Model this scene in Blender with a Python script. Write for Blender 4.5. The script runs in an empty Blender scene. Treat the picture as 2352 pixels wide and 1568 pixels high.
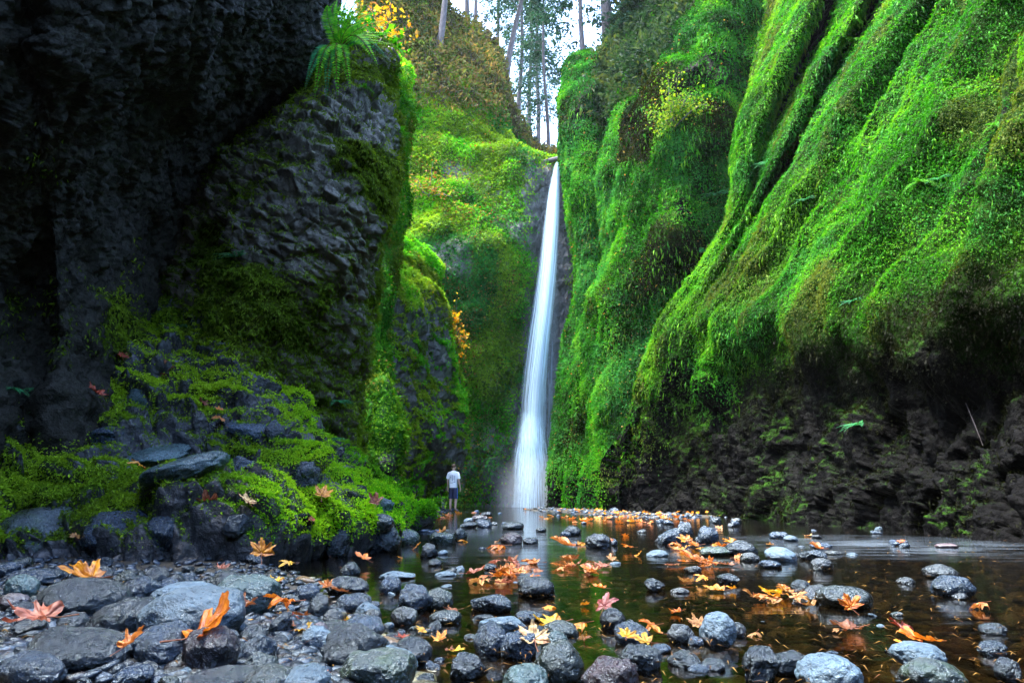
import bpy, bmesh, math, random
import numpy as np
from mathutils import Vector, Matrix
random.seed(7); RNG = np.random.default_rng(11)
R = math.radians
SC = bpy.context.scene
COL = SC.collection
PITCH = math.atan(0.2245); CP, SP = math.cos(PITCH), math.sin(PITCH)
CAMZ = 0.6; F = 1568.0

def W(px, py, Y):
    """world point seen in direction (px, py) of the survey photo at forward distance Y"""
    r = (px - 1176) / F; u = (784 - py) / F
    y = CP - u * SP; z = SP + u * CP
    return (r / y * Y, Y, CAMZ + z / y * Y)

def on_plane(px, py, z0=0.0):
    r = (px - 1176) / F; u = (784 - py) / F
    y = CP - u * SP; z = SP + u * CP
    t = (z0 - CAMZ) / min(z, -1e-4)
    return np.array((r * t, y * t, z0))

# ------------------------------------------------------------------ noise
def _h(ix, iy, iz, s):
    h = (ix * 374761393 + iy * 668265263 + iz * 2147483647 + s * 1274126177) & 0xFFFFFFFF
    h = ((h ^ (h >> 13)) * 1274126177) & 0xFFFFFFFF
    h = ((h ^ (h >> 16)) * 2246822519) & 0xFFFFFFFF
    return ((h ^ (h >> 15)) & 0xFFFFFF) / 16777216.0

def vnoise(p, s=0):
    i = np.floor(p).astype(np.int64); f = p - i
    f = f * f * f * (f * (f * 6 - 15) + 10)
    x, y, z = i[..., 0], i[..., 1], i[..., 2]
    fx, fy, fz = f[..., 0], f[..., 1], f[..., 2]
    def L(a, b, t): return a + (b - a) * t
    c = lambda a, b, d: _h(x + a, y + b, z + d, s)
    return L(L(L(c(0,0,0), c(1,0,0), fx), L(c(0,1,0), c(1,1,0), fx), fy),
             L(L(c(0,0,1), c(1,0,1), fx), L(c(0,1,1), c(1,1,1), fx), fy), fz) * 2 - 1

def fbm(p, o=4, s=0, g=0.5, l=2.03):
    a = 1.0; r = 0; t = 0
    for k in range(o):
        r = r + a * vnoise(p, s + k * 17); t += a; a *= g; p = p * l + 3.7
    return r / t

def worley(p, s=0):
    """F1, F2, id-random (3), offset to the nearest feature point"""
    i = np.floor(p).astype(np.int64); n = len(p)
    f1 = np.full(n, 9.0); f2 = np.full(n, 9.0); rid = np.zeros((n, 3)); off = np.zeros((n, 3))
    for a in (-1, 0, 1):
        for b in (-1, 0, 1):
            for c in (-1, 0, 1):
                cx, cy, cz = i[:, 0] + a, i[:, 1] + b, i[:, 2] + c
                q = np.stack((cx + _h(cx, cy, cz, s), cy + _h(cx, cy, cz, s + 1), cz + _h(cx, cy, cz, s + 2)), 1)
                d = p - q; dd = np.sqrt((d * d).sum(1))
                m = dd < f1
                f2 = np.where(m, f1, np.minimum(f2, dd)); f1 = np.where(m, dd, f1)
                if m.any():
                    off[m] = d[m]
                    rid[m] = np.stack((_h(cx[m], cy[m], cz[m], s + 5), _h(cx[m], cy[m], cz[m], s + 6), _h(cx[m], cy[m], cz[m], s + 7)), 1)
    return f1, f2, rid, off

def blocks(p, scale, s=0, tilt=0.8):
    """fractured rock: every cell its own tilted facet"""
    f1, f2, rid, off = worley(p * scale, s)
    g = rid * 2 - 1
    return (rid[:, 0] - 0.5) * 0.8 + (g * off).sum(1) * tilt - np.clip(0.12 - (f2 - f1), 0, 1) * 3.0

def sstep(a, b, x):
    t = np.clip((x - a) / (b - a), 0, 1); return t * t * (3 - 2 * t)

# ------------------------------------------------------------------ meshes
def mesh_np(name, v, f, mat=None, parent=None, smooth=True, col=None, loc=None):
    v = np.asarray(v, np.float32); f = np.asarray(f, np.int32)
    me = bpy.data.meshes.new(name); k = f.shape[1]
    me.vertices.add(len(v)); me.vertices.foreach_set('co', v.ravel())
    me.loops.add(f.size); me.loops.foreach_set('vertex_index', f.ravel())
    me.polygons.add(len(f)); me.polygons.foreach_set('loop_start', np.arange(0, f.size, k, dtype=np.int32))
    me.polygons.foreach_set('use_smooth', np.full(len(f), smooth, dtype=bool))
    me.update(calc_edges=True)
    if col is not None:
        c = np.ones((len(v), 4), np.float32); c[:, :3] = col
        a = me.color_attributes.new('Col', 'FLOAT_COLOR', 'POINT'); a.data.foreach_set('color', c.ravel())
    if mat: me.materials.append(mat)
    return link(name, me, parent, loc)

def link(name, me, parent=None, loc=None):
    o = bpy.data.objects.new(name, me); COL.objects.link(o)
    if parent: o.parent = parent
    if loc is not None: o.location = loc
    return o

def tag(o, label=None, cat=None, group=None, kind=None):
    for k, v in (('label', label), ('category', cat), ('group', group), ('kind', kind)):
        if v: o[k] = v
    return o

def spline(P, n):
    """uniform Catmull-Rom through P (axis 0), resampled to n"""
    P = np.asarray(P, float); m = len(P)
    t = np.linspace(0, m - 1, n); i = np.clip(np.floor(t).astype(int), 0, m - 2); f = (t - i).reshape((-1,) + (1,) * (P.ndim - 1))
    Q = np.concatenate((2 * P[:1] - P[1:2], P, 2 * P[-1:] - P[-2:-1]))
    a, b, c, d = Q[i], Q[i + 1], Q[i + 2], Q[i + 3]
    return 0.5 * (2 * b + (c - a) * f + (2 * a - 5 * b + 4 * c - d) * f**2 + (3 * b - a - 3 * c + d) * f**3)

def gnormals(G):
    du = np.gradient(G, axis=0); dv = np.gradient(G, axis=1)
    n = np.cross(du, dv); n /= np.linalg.norm(n, axis=2, keepdims=True) + 1e-9
    return n

def gfaces(nu, nv):
    i = np.arange(nu * nv).reshape(nu, nv)
    return np.stack((i[:-1, :-1], i[1:, :-1], i[1:, 1:], i[:-1, 1:]), -1).reshape(-1, 4)

class Patch:
    """a cliff face lofted through surveyed columns (each top to bottom), then displaced along its normals"""
    def __init__(s, cols, nu, nv, back=(0, 6, 2)):
        s.P = np.array([[np.array(c[0]) + np.array(back)] + [np.array(q) for q in c] for c in cols], float)
        s.G = np.swapaxes(spline(np.swapaxes(spline(s.P, nu), 0, 1), nv), 0, 1)
        s.nu, s.nv = nu, nv
        s.u = np.repeat(np.linspace(0, len(cols) - 1, nu)[:, None], nv, 1)
        s.v = np.repeat(np.linspace(-1, s.P.shape[1] - 2, nv)[None, :], nu, 0)
        n = gnormals(s.G)
        vis = ((np.array((0, 0, CAMZ)) - s.G) * n).sum(2)
        s.sg = 1 if np.median(vis) > 0 else -1
    def pts(s): return s.G.reshape(-1, 3)
    def norm(s): return gnormals(s.G) * s.sg
    def disp(s, amt):
        s.G = s.G + s.norm() * np.asarray(amt).reshape(s.nu, s.nv, 1)
    def build(s, name, mat, moss):
        f = gfaces(s.nu, s.nv)
        if s.sg < 0: f = f[:, ::-1]
        m = np.asarray(moss).reshape(-1, 1)
        return mesh_np(name, s.pts(), f, mat, col=np.repeat(m, 3, 1))

def proj(P):
    P = np.asarray(P); fw = P[:, 1] * CP + (P[:, 2] - CAMZ) * SP; up = -P[:, 1] * SP + (P[:, 2] - CAMZ) * CP
    return 1176 + F * P[:, 0] / fw, 784 - F * up / fw

def scatter_on(G, N, weight, rng, near=3.0, pw=2.0):
    """pick N points on the grid surface; returns positions, normals, flat indices"""
    a = G[1:, :-1] - G[:-1, :-1]; b = G[:-1, 1:] - G[:-1, :-1]
    ar = np.linalg.norm(np.cross(a, b), axis=2)
    c = G[:-1, :-1]; d = np.maximum(np.linalg.norm(c - np.array((0, 0, CAMZ)), axis=2), near)
    w = (ar * weight[:-1, :-1] / d**pw).ravel(); w = w / w.sum()
    k = rng.choice(len(w), N, p=w)
    nv = G.shape[1]; iu, iv = np.divmod(k, nv - 1)
    s, t = rng.random((N, 1)), rng.random((N, 1))
    p = G[iu, iv] + a[iu, iv] * s + b[iu, iv] * t
    return p, iu * nv + iv

def leaf_mesh(name, p, d, n, L, Wd, col, mat, curl=0.25, **kw):
    """many small folded leaves: p base, d direction, n facing, L length, Wd width"""
    d = d / (np.linalg.norm(d, axis=1, keepdims=True) + 1e-9)
    s = np.cross(d, n); s /= np.linalg.norm(s, axis=1, keepdims=True) + 1e-9
    n = np.cross(s, d); L = L[:, None]; Wd = Wd[:, None]
    m = p + d * L * 0.5
    v = np.stack((p, m + s * Wd * 0.5 + n * L * curl * 0.4, p + d * L - n * L * curl * 0.5, m - s * Wd * 0.5 + n * L * curl * 0.4), 1).reshape(-1, 3)
    f = np.arange(len(p) * 4).reshape(-1, 4)
    return mesh_np(name, v, f, mat, smooth=False, col=np.repeat(col, 4, 0), **kw)

def pick(pal, t):
    """blend along a palette list with t in 0..1"""
    pal = np.array(pal); x = np.clip(t, 0, 1) * (len(pal) - 1); i = np.clip(x.astype(int), 0, len(pal) - 2)
    return pal[i] + (pal[i + 1] - pal[i]) * (x - i)[:, None]

def tube_np(path, rad, seg=8, cap=True):
    path = np.asarray(path, float); n = len(path); rad = np.broadcast_to(np.asarray(rad, float), (n,))
    t = np.gradient(path, axis=0); t /= np.linalg.norm(t, axis=1, keepdims=True) + 1e-9
    ref = np.array((0.3, 0.9, 0.1)) if abs(t[0] @ np.array((0.3, 0.9, 0.1))) < 0.9 else np.array((1., 0, 0))
    a = np.cross(t, ref); a /= np.linalg.norm(a, axis=1, keepdims=True) + 1e-9; b = np.cross(t, a)
    th = np.linspace(0, 2 * math.pi, seg, endpoint=False)
    v = (path[:, None] + (a[:, None] * np.cos(th)[None, :, None] + b[:, None] * np.sin(th)[None, :, None]) * rad[:, None, None]).reshape(-1, 3)
    i = np.arange(n * seg).reshape(n, seg); j = np.roll(i, -1, 1)
    f = np.stack((i[:-1], j[:-1], j[1:], i[1:]), -1).reshape(-1, 4)
    return v, f

def joinvf(L):
    vs, fs, o = [], [], 0
    for v, f in L:
        vs.append(v); fs.append(np.asarray(f) + o); o += len(v)
    return np.concatenate(vs), np.concatenate(fs)

# ------------------------------------------------------------------ materials
def new_mat(name):
    m = bpy.data.materials.new(name); m.use_nodes = True; m.node_tree.nodes.clear()
    nt = m.node_tree
    def N(t, **kw):
        n = nt.nodes.new('ShaderNode' + t)
        for k, v in kw.items():
            if k in n.inputs.keys() or isinstance(k, int): n.inputs[k].default_value = v
            else: setattr(n, k, v)
        return n
    def K(a, b): nt.links.new(a, b)
    return m, N, K

def mathn(N, K, op, a, b=None, clamp=False):
    n = N('Math'); n.operation = op; n.use_clamp = clamp
    for i, x in enumerate((a, b)):
        if x is None: continue
        if isinstance(x, (int, float)): n.inputs[i].default_value = x
        else: K(x, n.inputs[i])
    return n.outputs[0]

def mixc(N, K, fac, a, b, bt='MIX'):
    n = N('MixRGB'); n.blend_type = bt
    for i, x in enumerate((fac, a, b)):
        if isinstance(x, (int, float)): n.inputs[i].default_value = x
        elif isinstance(x, tuple): n.inputs[i].default_value = x + (1,) if len(x) == 3 else x
        else: K(x, n.inputs[i])
    return n.outputs[0]

def ramp(N, K, x, stops):
    n = N('ValToRGB'); e = n.color_ramp.elements
    while len(e) < len(stops): e.new(0.5)
    for el, (p, c) in zip(e, stops):
        el.position = p; el.color = (c + (1,)) if isinstance(c, tuple) else (c, c, c, 1)
    K(x, n.inputs[0]); return n.outputs[0]

def noise_tex(N, K, co, scale, detail=5, rough=0.6, dist=0.0):
    n = N('TexNoise', Scale=scale, Detail=detail, Roughness=rough, Distortion=dist); K(co, n.inputs['Vector']); return n

def leaf_material(name, trans=0.4, rough=0.65, spec=0.08):
    m, N, K = new_mat(name)
    a = N('Attribute', attribute_name='Col')
    b = N('BsdfPrincipled', Roughness=rough); b.inputs['Specular IOR Level'].default_value = spec
    K(a.outputs['Color'], b.inputs['Base Color'])
    t = N('BsdfTranslucent'); K(mixc(N, K, 1.0, a.outputs['Color'], (1.25, 1.15, 0.6), 'MULTIPLY'), t.inputs['Color'])
    x = N('MixShader', Fac=trans); K(b.outputs[0], x.inputs[1]); K(t.outputs[0], x.inputs[2])
    o = N('OutputMaterial'); K(x.outputs[0], o.inputs[0]); return m

def cliff_material(name, rock_a, rock_b, moss_a, moss_b, wet=0.45, scale=1.0, bump=0.6, spec=0.5, facet=True):
    m, N, K = new_mat(name)
    g = N('NewGeometry'); co = g.outputs['Position']
    a = N('Attribute', attribute_name='Col')
    n1 = noise_tex(N, K, co, 1.3 * scale, 8, 0.65); n2 = noise_tex(N, K, co, 14 * scale, 5, 0.7); n3 = noise_tex(N, K, co, 0.35 * scale, 3, 0.5)
    rock = mixc(N, K, ramp(N, K, n1.outputs[0], [(0.3, 0.0), (0.7, 1.0)]), rock_a, rock_b)
    rock = mixc(N, K, ramp(N, K, n2.outputs[0], [(0.35, 0.0), (0.75, 1.0)]), mixc(N, K, 1.0, rock, (0.6, 0.6, 0.62), 'MULTIPLY'), rock)
    moss = mixc(N, K, ramp(N, K, n2.outputs[0], [(0.3, 0.0), (0.7, 1.0)]), moss_a, moss_b)
    mf = mathn(N, K, 'ADD', a.outputs['Fac'], mathn(N, K, 'MULTIPLY', mathn(N, K, 'SUBTRACT', n2.outputs[0], 0.5), 0.9))
    mf = ramp(N, K, mf, [(0.42, 0.0), (0.6, 1.0)])
    base = mixc(N, K, mf, rock, moss)
    b = N('BsdfPrincipled'); K(base, b.inputs['Base Color']); K(mixc(N, K, mf, (spec,) * 3, (0.05,) * 3), b.inputs['Specular IOR Level'])
    K(mixc(N, K, mf, ramp(N, K, n1.outputs[0], [(0.3, wet - 0.12), (0.7, wet + 0.2)]), (0.9, 0.9, 0.9)), b.inputs['Roughness'])
    v = N('TexVoronoi', Scale=3.2 * scale); v.feature = 'F1'; K(mixc(N, K, 0.12, co, n1.outputs['Color'], 'ADD'), v.inputs['Vector'])
    v2 = N('TexVoronoi', Scale=9 * scale); K(mixc(N, K, 0.08, co, n2.outputs['Color'], 'ADD'), v2.inputs['Vector'])
    h = mathn(N, K, 'ADD', mathn(N, K, 'MULTIPLY', n2.outputs[0], 0.5), mathn(N, K, 'MULTIPLY', v2.outputs['Distance'], 0.35 if facet else 0.0))
    h = mathn(N, K, 'ADD', h, mathn(N, K, 'MULTIPLY', v.outputs['Distance'], 0.6 if facet else 0.1))
    bp = N('Bump', Strength=bump, Distance=0.12 / scale); K(h, bp.inputs['Height']); K(bp.outputs[0], b.inputs['Normal'])
    o = N('OutputMaterial'); K(b.outputs[0], o.inputs[0]); return m

M_LEAF = leaf_material('moss_leaves')
M_NEEDLE = leaf_material('tree_foliage', trans=0.3)
# ------------------------------------------------------------------ rock and moss materials
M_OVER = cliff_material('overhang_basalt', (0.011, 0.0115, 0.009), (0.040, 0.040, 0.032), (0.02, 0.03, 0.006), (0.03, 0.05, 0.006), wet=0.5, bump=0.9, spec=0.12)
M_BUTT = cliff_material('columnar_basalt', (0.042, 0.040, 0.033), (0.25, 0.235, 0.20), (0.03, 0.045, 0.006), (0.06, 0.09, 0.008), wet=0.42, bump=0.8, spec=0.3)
M_BANK = cliff_material('bank_rock', (0.010, 0.012, 0.016), (0.045, 0.055, 0.07), (0.012, 0.027, 0.002), (0.04, 0.085, 0.005), wet=0.28, bump=0.7, scale=1.6)
M_FAR = cliff_material('far_basalt', (0.05, 0.05, 0.05), (0.13, 0.13, 0.13), (0.035, 0.065, 0.012), (0.09, 0.15, 0.025), wet=0.45, bump=0.7, scale=0.6)
M_SPUR = cliff_material('spur_basalt', (0.03, 0.03, 0.032), (0.085, 0.083, 0.083), (0.03, 0.05, 0.008), (0.09, 0.13, 0.018), wet=0.4, bump=0.9, scale=0.7)
M_GREEN = cliff_material('mossy_rock', (0.0012, 0.0012, 0.0015), (0.0055, 0.0056, 0.0065), (0.006, 0.020, 0.0015), (0.015, 0.048, 0.003), wet=0.5, bump=0.8, scale=0.8, facet=True, spec=0.03)  # rock and moss base near black, darkened in place of shade

M_RIB = cliff_material('rib_rock', (0.02, 0.02, 0.02), (0.06, 0.06, 0.06), (0.015, 0.07, 0.005), (0.04, 0.15, 0.008), wet=0.5, bump=0.8, scale=0.8, spec=0.1)
YEL = [(0.020, 0.036, 0.003), (0.060, 0.11, 0.006), (0.13, 0.20, 0.011)]
GRN = [(0.005, 0.034, 0.002), (0.014, 0.12, 0.003), (0.035, 0.23, 0.005), (0.11, 0.31, 0.010)]
COOL = [(0.006, 0.036, 0.007), (0.014, 0.10, 0.017), (0.026, 0.19, 0.034), (0.07, 0.26, 0.03)]
DULL = [(0.0015, 0.0025, 0.0005), (0.004, 0.0062, 0.0006), (0.011, 0.015, 0.0012)]  # lower right wall's shade put into the moss colour
AUT = [(0.16, 0.06, 0.016), (0.26, 0.13, 0.03), (0.30, 0.22, 0.06)]

def moss_on(name, parent_patches, N, wfun, pal, size=3.0, hang=0.6, stretch=1.8, seed=1, mat=None, lift=0.02, label=None, cat='moss', near=3.0, out=0.55, jitter=0.5, fl=0.35):
    """loose moss and small leaves growing on the cliff faces: nobody could count them"""
    rng = np.random.default_rng(seed); P = []; Nn = []; C = []
    for G, nrm, w, frac in parent_patches:
        n = int(N * frac); p, k = scatter_on(G, n, w, rng, near)
        P.append(p); Nn.append(nrm.reshape(-1, 3)[k])
    P = np.concatenate(P); Nn = np.concatenate(Nn)
    dist = np.linalg.norm(P - np.array((0, 0, CAMZ)), axis=1)
    px = dist / 683.0
    r = rng.normal(size=P.shape)
    d = Nn * out + np.array((0, 0, -hang)) + r * jitter
    L = px * size * stretch * np.exp(np.clip(rng.normal(size=len(P)), -2, 1.6) * fl); Wd = L / stretch * (0.7 + 0.5 * rng.random(len(P)))
    face = Nn + rng.normal(size=P.shape) * 0.5 + np.array((0, 0, 0.3))
    t = fbm(P * 0.6, 3, seed) * 0.8 + 0.5 + rng.normal(size=len(P)) * 0.17
    col = pal(P, t, rng) if callable(pal) else pick(pal, t)
    P = P + Nn * (lift * (0.3 + rng.random((len(P), 1))))
    o = leaf_mesh(name, P, d, face, L, Wd, col, mat or M_LEAF)
    return tag(o, label, cat, kind='stuff')

# ------------------------------------------------------------------ A: overhanging dark cliff, near left
A = Patch([
 [(0.5,-24,24),(0.6,-24,15),(0.6,-23,10),(0.6,-23,7),(0.6,-23,5),(0.6,-23,3),(0.6,-23,1.5),(0.6,-23,-.5)],  # unseen end wall, added to shut out sky light behind the camera
 [(-6,-16,24),(-5,-15.5,14),(-4.6,-15,9),(-4.6,-15,6),(-4.8,-15,4),(-5,-15,2.5),(-5.2,-15,1),(-5.2,-15,-.5)],
 [(-6,-5,24),(-4.6,-5,14),(-4.2,-5,8),(-4.2,-5,6),(-4.6,-5,4),(-5,-5,2.5),(-5.2,-5,1),(-5.2,-5,-.5)],
 [(-9,4,25),W(-150,-900,5.0),W(-150,-450,4.5),W(-150,0,4.8),W(-150,250,5.2),W(-150,500,5.8),W(-150,720,6.2),W(-150,1300,6.0)],  # from here the unseen top is raised to shade the right wall
 [(-8,6,25),W(150,-800,5.6),W(150,-350,5.2),W(150,0,5.6),W(150,220,6),W(150,450,6.8),W(150,700,7.3),W(150,1240,7.0)],
 [(-7.5,8,25),W(420,-600,6.4),W(420,-250,6.2),W(420,0,6.8),W(380,200,7.4),W(320,420,8.2),W(270,660,8.4),W(260,1180,8.0)],
 [(-7,11,17),W(640,-330,7.5),W(640,-180,7.4),W(600,0,8),W(540,180,8.6),W(410,390,9.2),W(320,620,9.4),W(300,1150,9)],
 [(-7,13.5,11.5),W(800,-230,9.5),W(800,-150,9.4),W(752,0,9.8),W(690,170,10),W(505,350,10.2),W(352,600,10.2),W(330,1130,10)],
 [(-9,16,11),W(795,-220,11.8),W(790,-130,11.5),W(750,20,12),W(670,180,12.3),W(470,370,12.3),W(320,620,12),W(310,1130,11.5)],
], 460, 430, back=(-3, 2, 1))
p = A.pts()
A.disp(fbm(p * 0.5, 4, 3) * 0.5 + blocks(p * np.array((1, 1, 0.6)), 2.6, 5, 0.9) * 0.07 + blocks(p * np.array((1.2, 1.2, 0.6)), 6, 9, 1.0) * 0.06 + blocks(p * np.array((1.2, 1.2, 0.6)), 13, 19, 1.2) * 0.04)
A_moss = sstep(-0.1, 0.4, fbm(A.pts() * 0.8, 3, 8)) * 0.7 * sstep(4.5, 2.6, A.pts()[:, 2])
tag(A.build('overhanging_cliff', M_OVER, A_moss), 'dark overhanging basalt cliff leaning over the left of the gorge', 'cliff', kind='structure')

# ------------------------------------------------------------------ B: columnar basalt buttress
B = Patch([
 [W(640,150,13.5),W(600,260,11.8),W(470,380,11.5),W(380,480,11.2),W(300,620,11),W(260,760,10.5),W(250,920,10),W(250,1150,9.5)],
 [W(730,85,12.8),W(700,200,10.9),W(580,320,10.4),W(480,440,10.2),W(400,600,10),W(370,760,9.6),W(350,920,9.2),W(350,1150,8.8)],
 [W(790,70,12.6),W(770,180,10.5),W(680,320,9.7),W(610,460,9.3),W(540,600,9.2),W(520,760,8.9),W(500,920,8.7),W(500,1150,8.4)],
 [W(850,95,12.4),W(830,165,10.6),W(780,320,9.7),W(730,460,9.3),W(680,600,9.2),W(650,760,9.3),W(640,920,9.2),W(640,1150,9.0)],
 [W(885,135,12),W(878,165,11),W(870,330,10.2),W(845,470,9.9),W(800,600,9.8),W(760,740,9.9),W(740,920,9.9),W(740,1150,9.8)],
 [W(892,140,13),W(895,170,12),W(908,340,11.5),W(890,480,11.2),W(866,600,11),W(838,760,10.9),W(825,920,10.7),W(835,1150,10.5)],
 [W(870,150,16),W(880,180,15),W(890,340,15),W(870,480,15),W(850,600,15),W(815,760,14.5),W(800,920,14),W(810,1150,13.5)],
], 330, 420, back=(-1.5, 3, 1.5))
p = B.pts()
q = p @ np.array(((0.85, 0, 0.5), (0, 1, 0), (-0.5, 0, 0.85)))
B.disp(fbm(p * 0.7, 4, 21) * 0.35 + blocks(q * np.array((1, 1, 1.8)), 2.6, 25, 1.0) * 0.12 + blocks(q * np.array((0.9, 1, 1.7)), 5.5, 29, 1.0) * 0.065)
nB = B.norm().reshape(-1, 3); p = B.pts()
B_moss = np.clip(0.18 + sstep(-0.12, 0.35, fbm(p * 0.9, 4, 33)) * 0.8 + sstep(0.1, 0.6, nB[:, 2]) * 0.45 + sstep(6.5, 8.5, p[:, 2]) * 0.35 + sstep(4.0, 2.6, p[:, 2]) * 0.35 - 0.1, 0, 1)
tag(B.build('basalt_buttress', M_BUTT, B_moss), 'grey columnar basalt buttress with patchy moss left of the falls', 'cliff', kind='structure')

# ------------------------------------------------------------------ C1: mossy rib behind the buttress
C1 = Patch([
 [W(600,150,21),W(600,280,20.5),W(600,450,20),W(600,590,19),W(600,700,18.5),W(600,850,18),W(600,1000,17.5),W(600,1190,17)],
 [W(820,150,20),W(830,280,19.5),W(830,450,19),W(800,590,18),W(790,700,17.5),W(790,850,17),W(790,1000,16.5),W(790,1190,16)],
 [W(900,150,22),W(905,280,21),W(900,450,20),W(860,590,18.5),W(850,700,17.6),W(840,850,17),W(850,1000,16.5),W(850,1190,16)],
 [W(925,150,24),W(930,280,23),W(925,450,22),W(905,600,20),W(885,720,18.5),W(905,850,17.6),W(918,1000,17.2),W(905,1190,17)],
 [W(915,150,27),W(915,280,26.5),W(905,450,26),W(885,600,25),W(860,720,24),W(870,850,23),W(880,1000,22),W(880,1190,21)],
], 160, 380, back=(-4, 2, -1.5))
p = C1.pts()
C1.disp(fbm(p * 0.5, 4, 41) * 0.5 + blocks(p, 1.8, 45, 0.9) * 0.14 + fbm(p * 3, 3, 47) * 0.1)
p = C1.pts()
C1_moss = np.clip(0.75 + fbm(p * 0.8, 3, 49) * 0.5 - sstep(3.0, 1.0, p[:, 2]) * 0.3, 0, 1)
tag(C1.build('mossy_rib', M_RIB, C1_moss), 'narrow mossy rock rib just behind the basalt buttress', 'cliff', kind='structure')

# ------------------------------------------------------------------ C2: dark rock spur with a green top
C2 = Patch([
 [W(820,540,28),W(830,590,25.5),W(840,640,24.5),W(850,720,24),W(850,850,24),W(850,990,24),W(850,1080,24),W(850,1172,24)],
 [W(890,530,30),W(895,585,27.5),W(900,640,26),W(905,700,25),W(905,850,24.8),W(905,990,24.8),W(900,1080,25),W(890,1172,25)],
 [W(950,545,32),W(958,600,29.5),W(962,655,28),W(965,715,27),W(970,850,26.5),W(980,990,26.3),W(970,1080,26.8),W(950,1172,26.8)],
 [W(990,590,34),W(1002,635,32),W(1010,690,31),W(1022,745,30),W(1040,870,29.3),W(1055,990,29),W(1044,1075,29),W(1005,1172,29)],
 [W(985,600,38),W(990,645,37),W(992,695,37),W(1000,755,36),W(1010,870,35),W(1020,990,34),W(1010,1075,33),W(980,1172,33)],
], 200, 330, back=(-4, 4, 3))
p = C2.pts()
C2.disp(fbm(p * 0.35, 4, 51) * 0.7 + blocks(p * np.array((1, 1, 0.7)), 1.1, 55, 0.9) * 0.2 + blocks(p, 2.6, 57, 1.0) * 0.1)
p = C2.pts(); n = C2.norm().reshape(-1, 3)
C2_top = np.clip(sstep(0.15, 0.5, n[:, 2] + fbm(p * 0.7, 3, 59) * 0.5) + sstep(8.6, 10.5, p[:, 2] + fbm(p * 0.5, 3, 61) * 1.5), 0, 1)
C2_moss = np.clip(C2_top + 0.25 + fbm(p * 0.35, 3, 63) * 0.7, 0, 1)
tag(C2.build('rock_spur', M_SPUR, C2_moss), 'rounded dark rock spur with bright green top behind the standing person', 'cliff', kind='structure')

# ------------------------------------------------------------------ D: headwall the fall pours over, and the hill above it
D = Patch([
 [W(820,-200,46),W(820,-60,43),W(820,150,41),W(820,300,39),W(820,400,37.5),W(820,520,36),W(820,750,35),W(820,1000,34.5),W(820,1174,34.5)],
 [W(950,-200,48),W(950,-30,45),W(950,150,42),W(950,300,39.5),W(950,400,38),W(950,520,36.5),W(950,750,35.5),W(950,1000,35),W(950,1174,35)],
 [W(1015,30,50),W(1020,95,46),W(1050,180,43),W(1050,300,40.5),W(1050,400,38.5),W(1050,520,37),W(1050,750,36),W(1050,1000,35.5),W(1050,1174,35.5)],
 [W(1085,80,52),W(1088,108,47.5),W(1105,200,44.5),W(1112,310,41.5),W(1125,390,38.8),W(1125,520,37.5),W(1125,750,36.8),W(1120,1000,36.5),W(1115,1174,36.5)],
 [W(1128,140,54),W(1138,155,49),W(1152,230,46),W(1168,325,43),W(1175,365,39),W(1175,520,38),W(1165,750,37.4),W(1155,1000,37),W(1150,1174,37)],
 [W(1150,245,56),W(1160,255,52),W(1178,300,48),W(1202,352,44),W(1215,370,39.5),W(1215,520,38.6),W(1200,750,38),W(1190,1000,37.5),W(1180,1174,37.5)],
 [W(1215,345,57),W(1222,350,54),W(1228,355,50),W(1240,364,45),W(1245,378,40),W(1245,520,39.5),W(1235,750,39),W(1225,1000,38.5),W(1215,1174,38.5)],
 [W(1262,365,57),W(1266,368,54),W(1270,370,50),W(1276,374,45),W(1283,383,40.3),W(1290,520,40),W(1290,750,39.6),W(1285,1000,39),W(1275,1174,39)],
 [W(1340,340,57),W(1340,345,54),W(1340,350,50),W(1340,360,45),W(1345,375,40.5),W(1350,520,40),W(1360,750,39.6),W(1360,1000,39),W(1360,1174,39)],
], 330, 520, back=(-2, 14, 1))
p = D.pts()
keep = 1 - np.exp(-((p[:, 0] - 2.0) / 1.1)**2) * sstep(23, 15, p[:, 2]) * 0.5
D.disp((fbm(p * 0.22, 4, 71) * 1.1 + fbm(p * 0.9, 4, 73) * 0.3) * (0.15 + 0.85 * sstep(30, 21, p[:, 2])) * keep * (0.35 + 0.65 * sstep(6.5, 4.5, D.u.ravel())) + blocks(p * np.array((1, 1, 0.7)), 0.9, 75, 0.8) * 0.16 * keep + blocks(p, 2.2, 77, 0.9) * 0.08)
p = D.pts(); n = D.norm().reshape(-1, 3)
D_wet = np.exp(-((p[:, 0] - 2.3) / 1.5)**2) * sstep(24, 18, p[:, 2])
D_moss = np.clip(0.85 + fbm(p * 0.3, 4, 79) * 0.7 - D_wet * 1.2 - sstep(5, 1.5, p[:, 2]) * 0.4, 0, 1)
tag(D.build('falls_headwall', M_FAR, D_moss), 'tall mossy headwall and hillside that the waterfall drops from', 'cliff', kind='structure')

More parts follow.
